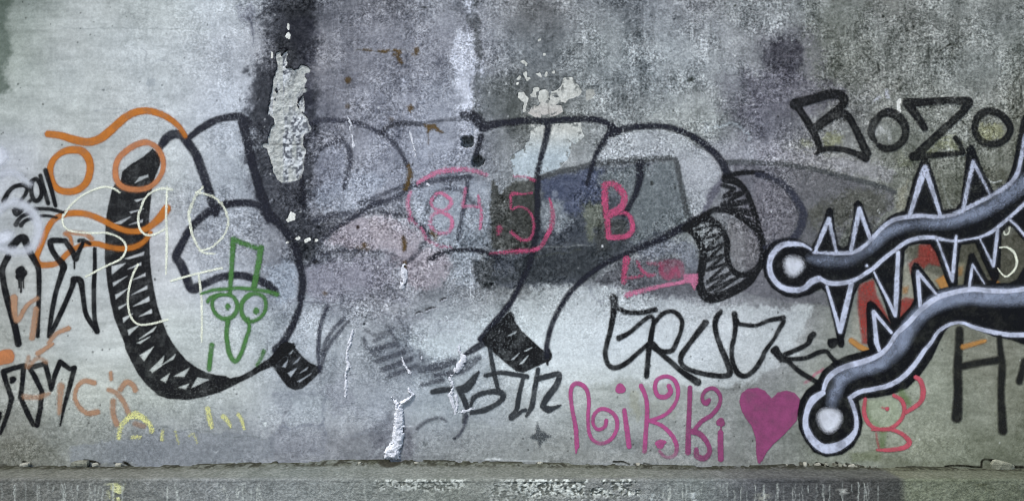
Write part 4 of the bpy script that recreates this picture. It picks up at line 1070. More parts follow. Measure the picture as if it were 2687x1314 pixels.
# --- orange face
f = figure("orange_face", "orange line face of two rings under one wavy brow, with a loop of a mouth below")
decal(f, "brow", [S('A 395 478 500 492 600 522 720 546 820 520 900 460 980 388 1050 330 1150 290 1250 290 1350 322 1430 372 1490 432 1528 492', (17, 18, 19, 20, 20, 22, 20, 19, 18, 17, 16, 14, 13, 11))], ORG)
decal(f, "eye_ring", [S('A 600 608 680 622 735 690 745 780 712 880 640 940 560 955 480 932 430 860 415 760 450 680 520 625', (18, 20, 18, 17, 17, 15, 16, 15, 19), closed=True)], ORG, "rounder plain orange ring")
decal(f, "eye_ring", [S('A 1210 548 1290 588 1340 672 1345 770 1300 860 1220 920 1110 936 1010 912 962 850 955 760 980 680 1050 612 1130 565', (13, 14, 12, 12, 14, 15, 14, 15, 15), closed=True)], ORL, "paler orange ring over the dark hatched band")
decal(f, "mouth", [S('B 305 545 350 430 400 310 450 240 530 198 640 185 740 200 840 240 940 292 1040 330 1120 337 1200 320 1280 262 1335 205 1375 150', (14, 15, 14, 14, 15, 15, 14, 14, 13, 13, 14, 17, 22, 22)),
     S('B 305 545 330 608 420 612 490 590 560 520 620 480 700 445 800 440 880 462 1000 480 1120 462 1200 410 1240 350', (12, 15, 14, 13, 14, 13, 14, 14, 13, 14, 11, 12), .92), S('B 540 355 580 380 600 470', 10, .7), S('B 560 345 700 360 760 400', (10, 12, 12), .6)], ORG)

# --- left side black lettering
f = figure("black_number_tag", "small black number 2011 squeezed beside the plain orange ring")
decal(f, "digit", [S('A 35 1030 70 960 120 915 190 900 225 925 210 980 170 1030', (13, 11, 10, 11, 10, 9, 8))], BLK, "sloping digit two", 1.6)
decal(f, "digit", [S('A 262 870 300 850 335 900 345 980 310 1030 275 1010 258 940 265 880', 11), S('A 240 1040 275 1010', 8)], BLK, "digit nought", 1.6)
decal(f, "digit", [S('A 335 822 365 930 400 1050', 10)], BLK, "shorter digit one", 1.6)
decal(f, "digit", [S('A 375 780 420 920 460 1070', (12, 11, 9))], BLK, "longer digit one against the ring", 1.6)
f = figure("black_scrawl", "short black strokes below the number and behind the white spray ring")
decal(f, "stroke", [S('B 295 150 420 155 540 185', (7, 9, 8))], BLK, step=1.6)
decal(f, "stroke", [S('B 340 208 400 208 470 222', 7, .9)], BLK, step=1.6)
decal(f, "stroke", [S('B 115 165 140 195 190 160', (9, 13, 7), .9), S('B 125 150 175 165', 7, .9), S('B 135 280 180 215 270 180', (13, 9, 8), .9), S('B 175 285 210 250 280 225', (13, 9, 8), .9)], BLK, step=1.6)

f = figure("black_word", "large dripping black letters A and W with a brown scribble beneath them")
decal(f, "letter", [S('B 70 545 25 640 30 740 60 880 100 1020 130 1130 155 1262', (16, 15, 15, 17, 17, 17, 18)), S('B 100 460 160 400 205 400 240 490 290 580 320 650 325 800 318 1000 312 1200', (22, 20, 22, 16, 15, 14, 12, 11, 10), .95),
     DOT('B 175 665', 13), DOT('B 172 710', 12), DOT('B 185 680', 13), S('B 160 740 162 800', 4), S('B 175 740 176 838', 4), S('B 196 740 196 802', 3)], BLK, "dripping letter A with a solid black counter")
decal(f, "letter", [S('B 545 415 430 415 425 470 465 545 525 620 510 690 465 830 430 1000 405 1190', (12, 15, 14, 14, 18, 15, 12, 12, 10)), S('B 410 1200 470 1080 540 930 595 800 612 735', (12, 12, 12, 13, 18)), S('B 612 730 665 745 685 860 705 1000 745 1080 800 1150', (14, 17, 12, 12, 13, 14)),
     S('B 803 1160 780 1040 775 800 785 620 785 480', (14, 11, 11, 10, 9)), S('B 540 415 600 500 628 560', (12, 14, 16)), S('B 617 560 616 642', 3.5), S('B 655 415 690 410 745 440', (9, 10, 8), .85), S('B 690 430 655 500 632 560', (9, 11, 14))], BLK, "zigzag letter W with a drip in its middle")

f = figure("black_word", "smaller black sharp-cornered letters low on the wall under the dripping ones")
decal(f, "letter", [S('C 195 178 100 200 30 225 55 320 95 440 70 540 30 650 5 715', (13, 13, 14, 12, 13, 11, 11, 7), straight=True), S('C 190 180 182 300 165 430 215 540 268 645', (13, 12, 12, 13, 12), straight=True), DOT('C 104 288', 8.5), DOT('C 92 308', 4)], BLK, "left letter holding a black dot")
decal(f, "letter", [S('C 298 650 322 530 337 385 280 265 238 195 290 180 362 160 388 260 412 368 440 250 482 148', (13, 12, 12, 13, 12, 12, 12, 12, 10, 12, 13), straight=True), S('C 482 148 560 205 595 195 562 330 515 500 483 655', (13, 11, 13, 12, 9, 3), straight=True)], BLK, "long jagged letter ending in a point")

decal(f, "stroke", [S('C 0 555 -6 600', 10)], BLK)
f = figure("brown_lettering", "faded brown scribbled letters low down, partly under the small black word")
decal(f, "letter", [S('B 120 885 125 1000 150 1070 225 950 310 888', (18, 14, 12, 10, 9), .85)], BRN)
decal(f, "letter", [S('B 268 1215 285 1090 300 980', 14, .75)], BRN)
decal(f, "letter", [S('B 405 1255 470 1180 565 1138', (10, 10, 12), .85), S('C 305 80 420 5', (13, 8), .9)], BRN)
decal(f, "blot", [FI('C -20 80 60 48 105 62 118 105 100 150 40 165 -20 170', .95, True)], ORL, "solid brown blot at the wall edge of view")
decal(f, "letter", [S('C 230 110 220 190 300 120 370 150', 10, .55), S('C 200 425 300 430 395 400', (14, 12, 9), .55)], BRN)
decal(f, "letter", [S('C 490 340 482 450 475 560', (18, 13, 8), .65)], BRN)
decal(f, "letter", [S('C 755 315 680 300 625 340 600 420 630 500 700 555 780 545', (13, 12, 10, 10, 11, 12, 14), .85)], BRN, "plain open letter C")
decal(f, "letter", [S('C 885 235 890 285', 9, .85), S('C 870 370 935 400 990 470 1030 560', (11, 13, 12, 13), .7), S('C 905 460 905 560 935 645', 14, .7), S('C 960 370 1010 310 1065 335 1082 372', 13, .85), S('C 1080 640 1150 660', 12, .4)], BRN)

f = figure("yellow_chalk_marks", "broken yellow chalk marks left above the grey repair")
decal(f, "mark", [S('C 950 755 965 670 1020 600 1085 572 1150 600 1200 650 1215 700', (9, 10, 12, 20, 14, 11, 12)), S('C 1060 748 1120 748', 8, .8)], YEL, "arched yellow mark")
decal(f, "mark", [S('C 1300 700 1295 765', 8, .8)], YEL)
decal(f, "mark", [S('C 1400 700 1425 800', 5, .5), S('C 1510 740 1545 720 1575 790', 5, .55)], YEL)
decal(f, "mark", [S('F 455 540 472 620 492 695', (12, 14, 8))], YEL, "longest single yellow dash")
decal(f, "mark", [S('F 585 605 620 640 645 690', (12, 10, 5))], YEL)
decal(f, "mark", [S('F 710 590 740 640 760 705', (9, 9, 6))], YEL)

# --- white spray
f = figure("white_spray_ring", "misty white spray ring and blots at the far edge beside the black letters")
decal(f, "ring", [S('B -60 220 30 130 110 100 190 115 260 170 310 260 318 360 280 450 220 495 120 500 20 480 -60 450', (14, 16, 19, 18, 20, 22, 20, 16, 15, 13, 16), .72)], WHF, margin=8)
decal(f, "blot", [FI('B -20 370 50 335 100 340 110 370 60 430 -20 440', .85, True)], WHF, margin=8)
decal(f, "blot", [FI('A -20 590 40 610 70 650 50 700 -20 730', .85, True)], WHF, margin=8)
decal(f, "arc", [S('A -20 830 60 795 130 805 200 860 250 895', (12, 12, 11, 9), .6)], WHF, margin=6)

# --- chalk letters
f = figure("chalk_writing", "thin pale yellow chalk letters S q D and C T written over the hatched band")
decal(f, "letter", [S('A 988 962 940 930 860 916 760 945 660 1000 580 1075 530 1150 | B 522 200 520 270 560 322 650 345 780 352 880 350 970 380 1030 430 1042 490 1000 562 900 612 800 662 710 712', 5)], CHK, "chalk letter S", 1.4)
decal(f, "letter", [S('A 1422 937 1330 928 1250 960 1190 1020 1158 1110 | B 1148 180 1142 250 1160 322 1210 365 1280 360 1362 318', 5.5), S('A 1380 910 1372 1100 1372 1200 | B 1378 420 1370 688', (4, 6, 6, 7, 4))], CHK, "chalk letter like a nine", 1.4)
decal(f, "letter", [S('A 1675 915 1610 1000 1568 1110 | B 1560 200 1575 310 1600 400 1650 490 1700 518 1768 522', (5, 7, 7, 6, 5, 4)), S('A 1620 960 1750 992 1840 1070 1878 1160 | B 1885 260 1862 350 1800 425 1740 472 1660 496', 5)], CHK, "chalk letter D", 1.4)
decal(f, "letter", [S('B 1140 610 1100 690 1070 790 1056 900 1070 1010 1110 1080 1170 1107 1270 1095 1385 1065', 5)], CHK, "chalk letter C", 1.4)
decal(f, "letter", [S('B 1410 747 1600 692 1835 638', 5), S('B 1640 692 1662 850 1668 1040 1665 1200 | E 408 1250', (5, 6, 5, 5, 3))], CHK, "chalk letter T", 1.4)

# --- green figure
f = figure("green_doodle", "green line doodle of a face with a top hat, two ringed eyes and a drooping nose")
decal(f, "hat", [S('E 668 402 655 600 638 850', (14, 12, 10)), S('E 665 402 760 440 890 482', (14, 11, 11)), S('E 895 475 872 620 838 800', (15, 14, 14))], GRN)
decal(f, "hat_brim", [S('E 400 852 500 822 620 812 720 805 830 816 930 830 1030 858', (5, 8, 8, 9, 9, 9, 12)), S('E 455 915 480 880 560 852', (9, 7, 6))], GRN)
decal(f, "eye", [S('E 600 858 670 882 702 960 662 1038 580 1055 512 1000 492 920 530 872', (8, 10, 12, 10, 9, 9, 8), closed=True), DOT('E 622 955', 7), DOT('E 620 975', 4)], GRN, "eye nearer the open side of the big letter")
decal(f, "eye", [S('E 850 850 920 882 936 970 890 1048 800 1080 742 1020 740 930 790 868', (9, 9, 9, 9, 12, 10, 13, 9), closed=True), DOT('E 858 992', 8), DOT('E 856 1010', 4)], GRN, "taller eye with the lower pupil")
decal(f, "nose", [S('E 622 1080 612 1180 620 1260 | F 640 90 685 148 730 90 | E 770 1230 800 1140 790 1055', (12, 11, 11, 12, 12, 10, 11, 9, 9))], GRN)
decal(f, "limb", [S('F 490 15 478 110 468 215', (13, 12, 11), .95)], GRN)
decal(f, "limb", [S('F 920 65 895 130 860 180', (10, 9, 6), .75)], GRN)

# --- pink numbers
def wornaway(U, V): return .62 + .4 * sst(.38, .6, fbm(U, V, 34, 9, 4, .65))
f = figure("pink_number", "pink number 84.5 inside a broken pink oval")
decal(f, "oval", [S('G 618 882 700 832 800 790 930 772 1060 778 1190 815', (10, 13, 14, 14, 12, 10)), S('G 560 955 535 1040 550 1120 575 1190', (9, 12, 11, 9), .9), S('H 545 240 600 275 660 330 690 400 780 450 890 470', (10, 9, 8, 10, 9, 7), .75)], PNK, grow=-1.0, fade=wornaway, label="worn half of the pink oval")
decal(f, "oval", [S('H 1215 515 1350 508 1460 500 1560 492 1630 465 1690 370 1730 270 1732 170 1705 60', (5, 9, 12, 11, 12, 13, 13, 12, 4)), S('G 1415 830 1500 832 1580 862', (5, 7, 8), .8)], PKD, grow=-1.0, fade=wornaway, label="bolder half of the pink oval")
decal(f, "digit", [S('H 810 22 885 70 890 120 835 165 755 150 728 95 755 45', (10, 12, 9, 10, 8), closed=True), S('H 820 180 890 225 900 300 850 352 770 342 725 290 732 222 770 185', (10, 12, 10, 11, 9), closed=True)], PNK, grow=-1.0, fade=wornaway, label="pink digit eight")
decal(f, "digit", [S('G 1012 925 1000 1010 990 1070 | H 1000 130 1080 132 1140 140', (9, 9, 9, 9, 8)), S('G 1118 985 1130 1060 1145 1120 | H 1145 230 1132 315', (6, 9, 9, 10, 8))], PNK, grow=-1.0, fade=wornaway, label="pink digit four")
decal(f, "point", [S('H 1295 310 1285 360', (17, 9), .85)], PKD, grow=-1.0, fade=wornaway)
decal(f, "digit", [S('H 1560 18 1480 30 1395 28 1388 100 1395 152 1460 132 1530 165 1568 230 1575 320 1545 398 1470 402 1390 345', (6, 6, 11, 6, 7, 6, 6, 7, 8, 9, 9, 9), .8)], PKD, grow=-1.0, fade=wornaway, label="pink digit five")
f = figure("pink_letter", "bold deep pink letter B beside the dark field")
decal(f, "letter_stroke", [S('J 590 900 590 1050 608 1180 | K 612 300 622 385', (16, 16, 13, 13, 14)), S('J 600 898 660 892 725 945 752 1010 720 1085 610 1150', (15, 14, 16, 17, 18, 20)), S('K 640 220 700 195 770 190 812 255 812 330 760 378 640 388', (3, 3, 9, 12, 13, 13, 13))], PKD)
f = figure("pink_underlined_scrawl", "blurred pink scrawl with an underline ending in a blot")
decal(f, "letter", [S('K 768 570 752 660 745 755', (18, 12, 13), .85), S('K 750 722 820 718 900 700', (8, 6, 5), .7)], PKD)
decal(f, "letter", [S('K 860 590 895 660 960 700 1000 695', (6, 8, 8, 6), .65), S('K 945 600 1050 612 1055 680 1120 722 1170 640 1200 700', (6, 10, 12, 14, 12, 10), .42)], PKD)
decal(f, "blur", [FI('K 1050 580 1220 580 1240 700 1150 730 1050 680', .3, True)], PKD, margin=4)
decal(f, "underline", [S('K 770 862 880 830 1050 790 1200 762 1330 728', (13, 12, 9, 9, 14), .85), FI('K 1235 692 1358 688 1356 760 1330 820 1300 770 1240 735', .85)], PNK)

# --- rust and lime on the wall
f = figure("rust_stains", "brown rust spots bleeding through the middle of the wall")
for pr in ([S('P 1480 550 1570 556', (2, 4), .8), S('P 1655 560 1710 572 1760 555', (3, 8, 4), .8)], [S('P 1830 555 1880 580 1860 620 1900 690', (6, 9, 6, 8), .85), S('P 1820 600 1860 605', 4, .8)], [S('P 2070 545 2068 595', (11, 7), .8), DOT('P 2032 600', 3, .7)],
           [DOT('P 2002 1190', 8, .9), S('P 2002 1160 2005 1235', (4, 3), .9)], [FI('G 665 398 760 398 790 440 830 465 810 472 755 435 722 445 700 480 690 430', .85), S('G 705 470 708 560', (4, 2), .5)], [S('G 540 735 555 800 545 860 520 930', (5, 13, 12, 9), .85)],
           [S('H 500 385 510 430 508 485', (5, 10, 9), .9), S('H 515 590 512 640', (6, 5), .85)], [DOT('H 180 455', 6, .8), S('H 130 468 210 480', 6, .55)], [S('H 728 345 760 370 775 405', (9, 9, 6), .85)], [DOT('P 1320 885', 8, .5)], [DOT('P 1310 1170', 6, .45)], [DOT('E 1425 850', 6, .5)], [DOT('G 400 355', 5, .4)], [DOT('G 40 30', 7, .5)]):
    decal(f, "rust_spot", pr, RUST, step=1.7)

CR_MAT = rough_stone("lime_crust", (226, 229, 236), (196, 200, 208), 90, .004, .25)
def crust(label, prims, thick, holes=.0, seed=0):
    a, b, Up, Vp, sd, op = raster(prims, 1.5, 6, .9, seed)
    d = sd + (fbm(Up, Vp, 9, seed, 3, .7) - .5) * 6 + (2.4 if thick > .01 else .9) + (vn(Up / 3.2, Vp / 3.2, 4) - .5) * 2.5
    if holes: d = d - sst(.56, .72, fbm(Up, Vp, 8, seed + 4, 3)) * 12 * holes
    y = -relief_at(Up, Vp) - .0005 - thick * np.sqrt(np.clip(d, 0, 9) / 9) * (.6 + .8 * fbm(Up, Vp, 9, 3, 3))
    m = np.minimum(np.minimum(d[:-1, :-1], d[1:, :-1]), np.minimum(d[:-1, 1:], d[1:, 1:])) > -.9
    o = lattice_mesh("lime_streak", np.stack([wx(Up), y, wz(Vp)], -1), m, {}, CR_MAT)
    link(o, wall); o["label"] = label
crust("thick white lime crust running down to the ledge from a forked crack", [FI('I 440 500 465 510 495 490 490 560 500 640 500 740 490 820 470 880 468 950 345 950 350 890 395 830 415 740 425 640'), S('I 455 505 430 480 405 455', (8, 5, 3)), S('I 485 495 530 470 575 428 552 400 540 375', (8, 6, 5, 4, 2)), S('I 470 560 465 510', 8)], .016, .35, 1)
crust("thin bent lime streak above the forked one", [S('I 488 110 500 150 520 190 555 245', (2, 5, 4, 5))], .006, 0, 2)
crust("mottled lime streak crossing the dark marker strokes", [S('I 955 20 975 90 1000 130 960 190 915 250 890 300 905 350 900 410', (7, 8, 17, 22, 12, 7, 8, 8))], .007, .6, 3)
crust("longer of two short lime runs below the marker stroke", [S('I 878 425 905 490 930 585', (9, 8, 4))], .006, .2, 4)
crust("shorter of two short lime runs below the marker stroke", [S('I 930 430 942 490 940 560', (8, 6, 3))], .006, .2, 14)
crust("pale lime smear beneath the round marker letter", [S('I 960 575 1010 560 1080 540', (5, 9, 5))], .004, .8, 5)
crust("long lime streak with a kink beside the faded letters", [S('E 1660 1150 1640 1220 1625 1262 | F 1640 0 1615 60 1612 140 1625 185 1600 240 1600 340 1595 400 1600 445', (2, 5, 7, 6, 5, 6, 10, 6, 5, 5, 3))], .008, .15, 6)
crust("speckled lime spot under the rust stains", [S('H 505 620 505 690 500 760 485 800', (10, 17, 17, 10))], .006, .75, 7)
crust("hairline lime run high on the rough plaster", [S('D 1605 330 1640 400 1630 440 1655 520 1660 580', (2, 4, 3, 4, 7))], .003, .4, 8)
crust("faint lime trickle right of the rust spot", [S('G 555 460 570 530 590 610 598 660', (3, 4, 4, 4))], .003, .4, 9)
crust("small white fleck on the pink oval", [S('G 698 890 710 905', 4)], .004, 0, 10)
crust("lime trickle hanging in the hatched bowl", [S('I 650 110 655 180 640 200', (3, 3, 2))], .003, .3, 11)
f = figure("pale_flecks", "pale lime flecks above the smaller letter O of the capitals")
for pr in (S('M 1066 115 1070 150 1080 180', (4, 8, 4), .8), S('M 970 200 1010 170', 5, .7), S('M 1080 280 1082 300', 4, .7)):
    decal(f, "fleck", [pr], LIME, step=1.6)
def crack_part(label, spec, w):
    """a short open crack: dark groove with a pale lower lip"""
    o = empty("crack", (0, 0, 0), wall); o["label"] = label
    L = pts(spec)
    decal(o, "crack_gap", [S(spec, w, .95)], BLK2, step=1.5, margin=2, jit=2.0)
    decal(o, "crack_lip", [S(spec.split()[0] + ' ' + ' '.join(str(float(q) + (6 if i % 2 == 0 else 13)) for i, q in enumerate(spec.split()[1:])), [x * .55 for x in w], .9)], LIME, step=1.5, margin=2, jit=2.0)
crack_part("upper short open crack in the grey plaster", 'T 1710 575 1740 560 1765 552', (4, 6, 4))
crack_part("middle short open crack in the grey plaster", 'T 1545 690 1580 670 1650 655', (6, 5, 1.5))
crack_part("lowest curled crack with a pale knob", 'T 1435 720 1470 700 1505 710', (3, 5, 3))

# --- black writing, middle right
f = figure("black_signature", "long black cursive tag across the pale plaster beneath the fourth big letter")
decal(f, "letter", [S('K 660 885 668 960 652 1060 628 1180 605 1260 | L 592 80 615 170 670 200 760 165 860 80 940 10', (20, 17, 14, 13, 12, 12, 12, 13, 12, 11, 10)), S('K 690 965 760 1000 880 1008 1005 982', (10, 12, 11, 13)), S('K 705 1215 790 1172 880 1095 950 1042 985 1050 985 1120 965 1230', (15, 11, 11, 11, 9, 10, 12))], BLK2, "letter E with a curled base")
decal(f, "letter", [S('L 955 10 945 120 932 270', (16, 12, 13)), S('K 965 1250 985 1120 1050 1030 1120 995 1180 1010 1225 1070 1222 1140 1190 1230 | L 1150 50 1100 68 1040 62 980 10', (12, 11, 11, 10, 12, 11, 10, 12, 12, 14, 20)), S('L 1040 70 1130 150 1230 235 1355 318', (12, 13, 13, 20))], BLK2, "letter R kicking out its leg")
decal(f, "letter", [S('K 1420 1090 1350 1180 1290 1260 | L 1225 90 1215 155 1262 205 1400 248 1560 268 1622 240 1590 130 1545 30 | K 1508 1180 1498 1100 1515 1040 1545 1000', (17, 14, 12, 14, 12, 13, 12, 13, 15, 15, 14, 13, 13, 14, 12))], BLK2, "looped letter V")
decal(f, "letter", [S('K 1658 1020 1668 1110 1655 1220 | L 1638 30 1640 130 1680 235 1745 268 1820 222 1890 120 | O 60 70 140 -40 | N 165 1170 215 1080 205 1055', (15, 13, 11, 11, 12, 13, 12, 12, 12, 11, 9, 11, 12, 13)), S('K 1670 1075 1700 1100 1790 1112 | N 0 1110 100 1070 215 1050', (18, 10, 10, 9, 11, 13))], BLK2, "angular closed loop letter")
decal(f, "letter", [DOT('O 150 60', 12), S('O 150 60 190 110 240 135 290 130 400 122 500 78 570 68 610 110 660 160', (20, 20, 16, 10, 11, 11, 11, 10, 12)), S('O 230 90 330 50 420 0 | N 440 1210 465 1185', (12, 11, 12, 16, 15)), S('O 240 130 290 180 360 240 490 318', (12, 11, 12, 12)), S('O 180 110 195 150', 5)], BLK2, "final letter K running under the spiked arm")
f = figure("black_splodge", "small dripping black splodge between the signature and the spiked arm")
decal(f, "splodge", [FI('N 585 1225 640 1215 720 1230 | O 720 10 705 35 680 30 665 10 645 30 620 45 595 30 580 0', .95)], BLK)

f = figure("grey_marker_tag", "dark grey marker tag with crossed stems beside the hatched foot")
decal(f, "letter", [S('I 740 400 800 388 885 378', (12, 15, 13)), S('I 945 370 1010 370 1060 320 1120 235', (10, 22, 20, 4)), S('I 965 390 1000 460 1025 530', (14, 15, 14)), S('I 1010 590 990 650', (16, 6), .5)], TAR, "bold forked letter")
decal(f, "letter", [S('I 1055 510 1090 440 1190 402 1290 400 1325 440 1270 500 1160 552 1060 572', (8, 12, 12, 16, 14, 13, 14, 10)), S('I 1212 45 1240 200 1262 300 1285 390', (10, 11, 11, 11))], TAR, "round letter with a tall stem")
decal(f, "letter", [S('I 1180 265 1290 240 1400 252 1520 275', (11, 10, 12, 12)), S('I 1490 285 1455 430 1435 545 1390 605', (10, 12, 12, 14)), S('I 1395 608 1440 590 1480 555 1510 550', (16, 10, 8, 10)), S('I 1612 215 1580 400 1560 520 1515 600', (11, 13, 14, 6))], TAR, "double-stemmed middle letter")
decal(f, "letter", [S('I 1620 290 1700 268 1785 255 1760 350 1690 440 1650 510', (14, 14, 14, 16, 17, 14)), S('I 1650 515 1700 545 1800 510', (14, 18, 3))], TAR, "hooked final letter")
f = figure("small_dark_star", "small speckled dark four-pointed mark under the marker tag")
decal(f, "star", [FI('I 1600 645 1625 712 1725 765 1650 805 1622 862 1605 800 1535 775 1595 735', .9)], paint("speckled_dark", (66, 72, 76), 2.6, 7.0, .5, .8, .8, chalk=.6))
f = figure("faint_outline", "faint rounded grey doodle low on the wall right of the lime crust")
decal(f, "stroke", [S('I 615 700 690 645 790 615 850 640', (8, 9, 7, 5), .55)], DIM)
decal(f, "stroke", [S('I 1020 600 1005 680 965 745 925 785', (10, 6, 7, 4), .65)], DIM)

# --- NIKKI and heart
f = figure("pink_name", "magenta name NIKKI in curly brush letters")
def low(U, V): return 1 - .62 * sst(1150, 1200, V)
decal(f, "letter", [S('L 358 850 348 700 322 560 306 430 322 350 370 330 430 370 456 460 450 600 456 720 490 795 560 825 640 790 688 700 680 610 620 552 550 543 500 590 492 660 530 710 585 690 600 638', (12, 11, 10, 10, 11, 11, 10, 9, 9, 9, 10, 9, 10, 10, 10, 9, 9, 9, 9, 10)), S('L 356 840 352 905', (10, 3))], MAG, "curly letter N ending in a spiral", fade=lambda U, V: 1 - .5 * sst(1140, 1180, V) * (U > 1530))
decal(f, "letter", [DOT('L 717 373', 13), S('L 750 550 768 690 788 850', (11, 13, 12))], MAG, "letter I after the N with a large dot")
decal(f, "letter", [S('L 888 350 930 460 936 600 926 750 918 890', (12, 10, 11, 11, 12)), S('L 1118 352 1132 400 1090 440 1030 432 1003 370 1020 300 1090 272 1160 300 1192 380 1180 470 1120 560 1040 610 945 640', (12, 12, 12, 11, 10, 10, 10, 11, 9, 10, 9, 9)),
     S('L 960 640 1060 680 1150 770 1182 860 1160 925 1090 938 1040 890', (9, 10, 11, 11, 10, 8, 7)), DOT('L 1045 830', 12), S('L 1030 850 1080 815', 10)], MAG, "first and taller letter K", fade=low)
decal(f, "letter", [S('L 1292 365 1285 550 1276 750 1275 900', (12, 12, 13, 15)), S('L 1425 480 1450 465 1430 500 1400 480 1396 430 1430 382 1490 372 1540 430 1532 510 1470 590 1390 640 1325 715', (9, 9, 9, 9, 10, 10, 10, 10, 11, 11, 10)),
     S('L 1310 725 1380 752 1440 830 1452 900 1410 948 1350 930 1345 875', (14, 14, 11, 12, 14, 16, 12))], MGD, "second letter K with a filled curl", fade=lambda U, V: 1 - .25 * sst(1160, 1210, V))
decal(f, "letter", [DOT('L 1545 650', 11), S('L 1545 735 1542 850 1545 955', (14, 15, 15)), S('L 1547 680 1545 740', 4, .9)], MGD, "last letter I with a dripping dot")
f = figure("pink_heart", "solid magenta heart painted beside the curly name")
decal(f, "heart_fill", [FI('O 120 455 170 405 240 390 310 410 352 460 350 545 325 640 235 740 135 830 75 900 42 965 20 990 5 985 -8 920 -14 780 -48 680 -95 620 -129 560 -149 480 -132 410 -80 374 0 366 60 390', 1, False)], MGD, jit=0)

# --- spiked arms
def patchy(U, V): return .62 + .38 * sst(.33, .55, fbm(U, V, 26, 11, 4, .65))
f = figure("spiked_arms", "two white and black airbrushed arms with knobbed ends and long spikes reaching in from the side")
decal(f, "red_shading", [FI('N 840 780 960 735 985 860 1110 1105 1010 1030 925 920 910 1262 870 1262 830 960', .85), FI('N 1175 905 1230 880 1300 900 1275 970 1175 1065', .85)], RED, "red fill between the spikes", margin=4)
decal(f, "red_shading", [FI('N 1340 450 1440 440 1500 540 1510 625 1420 600 1370 640 1300 600 1270 690 1250 600 1330 550', .7)], RED, "speckled red patch behind the middle spikes", margin=4)
for pr in (FI('N 1470 740 1540 700 1585 790 1520 815', .9), FI('N 1200 800 1250 790 1240 850 1200 850', .5), S('O 780 -20 850 30 910 60', (14, 14, 12)), FI('N 1660 640 1700 620 1690 700 1660 700', .4), S('N 1950 735 1985 765', 9, .8)):
    decal(f, "ochre_shading", [pr], OCH, margin=4)
ARM = 'N 50 600 70 500 130 430 220 398 320 402 400 440 450 468 500 380 550 250 575 160 600 145 622 165 632 300 662 445 700 475 750 455 780 330 800 200 802 110 830 84 860 105 900 215 950 358 1000 308 1080 228 1150 188 1222 170 1228 140 1290 -75 1360 -255 1382 -268 1405 -260 1440 -165 1492 5 1530 162 1640 152 1680 100 1695 0 1722 -195 1735 -350 1760 -375 1785 -360 1805 -300 1870 -150 1940 -10 1965 5 2060 -60 2112 -195 2150 -390 2188 -590 2260 -700 2700 -900 2900 1200 2205 1262 2100 1225 1950 1195 1800 1125 1700 1085 1600 1100 1545 1160 1500 1250'
ARM += ' | O 1440 120 1350 250 1235 370 1100 420 980 442 870 450 835 475 850 560 868 650 850 750 790 850 700 912 570 932 470 892 400 802 350 700 338 580 360 470 410 390 500 320 545 230 630 160 730 110 880 70 935 55'
ARM += ' | N 915 1260 912 1100 905 1000 912 930 935 912 970 935 1040 1020 1110 1112 1060 940 1000 790 955 705 845 765 800 850 760 1010 725 1170 705 1240 685 1255 665 1220 640 1100 605 960 570 835 530 800 430 852 320 882 220 862 120 792 62 700'
decal(f, "black_body", [FI(ARM), X('N 1212 500 1250 450 1340 430 1430 440 1475 500 1520 620 1565 740 1588 800 1490 820 1450 765 1385 680 1325 605 1298 600 1278 640 1275 700 1292 800 1300 900 1270 960 1190 1045 1172 1060 1185 900 1198 700'),
     X('N 1680 440 1800 425 1850 540 1905 660 1945 742 1900 742 1850 650 1785 520 1755 522 1728 640 1708 780 1650 790 1652 640 1665 520'), X('N 2012 350 2060 298 2110 292 2160 350 2260 470 2230 600 2150 735 2080 768 1965 768 1990 715 2002 640 2010 480')], BLK, "solid black ground and outline of the arms", jit=0, margin=4.5, grow=1.4)
decal(f, "silver_shading", [S('N 440 560 600 580 750 570 880 500 980 420 1080 340 1220 290 1400 268 1600 258 1800 190 1950 110 2080 30 2260 -100', (6, 18, 18, 18, 20, 18, 16, 16, 18, 24, 26, 26, 28), .85),
     S('O 610 520 640 420 700 290 850 215 1000 180 1120 80 1180 0 | N 1300 1080 1420 980 1560 920 1750 890 1950 900 2260 890', (10, 20, 26, 24, 22, 32, 34, 28, 24, 22, 22, 22, 24), .85), S('N 1850 150 1960 100', 24, .5)], WHS, "soft silver highlight along each arm", margin=9, step=2.4, fade=lambda U, V: .45 + .55 * sst(.35, .65, fbm(U, V, 46, 7, 4, .6)))
decal(f, "silver_shading", [S('O 1190 20 | N 1230 1160 1330 1030 1460 930 1600 872 1780 852 1950 862 2260 852', (10, 22, 26, 26, 26, 26, 28, 28), .95)], WHS, "brighter band under the upper edge of the lower arm", margin=9, step=2.4, fade=lambda U, V: .4 + .6 * sst(.35, .62, fbm(U, V, 38, 4, 4, .6)))
decal(f, "knob", [DOT('N 300 622', 23, .95)], WHF, "pale round centre of the upper knob", margin=9)
decal(f, "knob", [DOT('O 598 632', 28, .95)], WHF, "pale round centre of the lower knob", margin=9)
decal(f, "white_outline", [S('N 445 490 390 455 320 440 220 446 145 500 102 590 112 690 180 782 280 818 380 808 450 750 510 728', (5, 8, 13, 15, 15, 14, 15, 15, 15, 14, 17, 16))], WHT, grow=-.7, fade=patchy, label="white ring of the upper knob")
decal(f, "white_outline", [S('N 510 725 600 765 720 760 820 730 900 680 960 640 1050 560 1140 490 1240 420 1340 392 1440 386 1520 402 1640 418 1740 402 1850 380 1950 330 2050 250 2130 180 2260 60', (12, 13, 13, 11, 12, 12, 11, 11, 11, 11, 10, 8, 6, 7, 10, 10, 9, 9)), DOT('N 905 620', 4)], WHT, grow=-.7, fade=patchy, label="lower white edge of the upper arm")
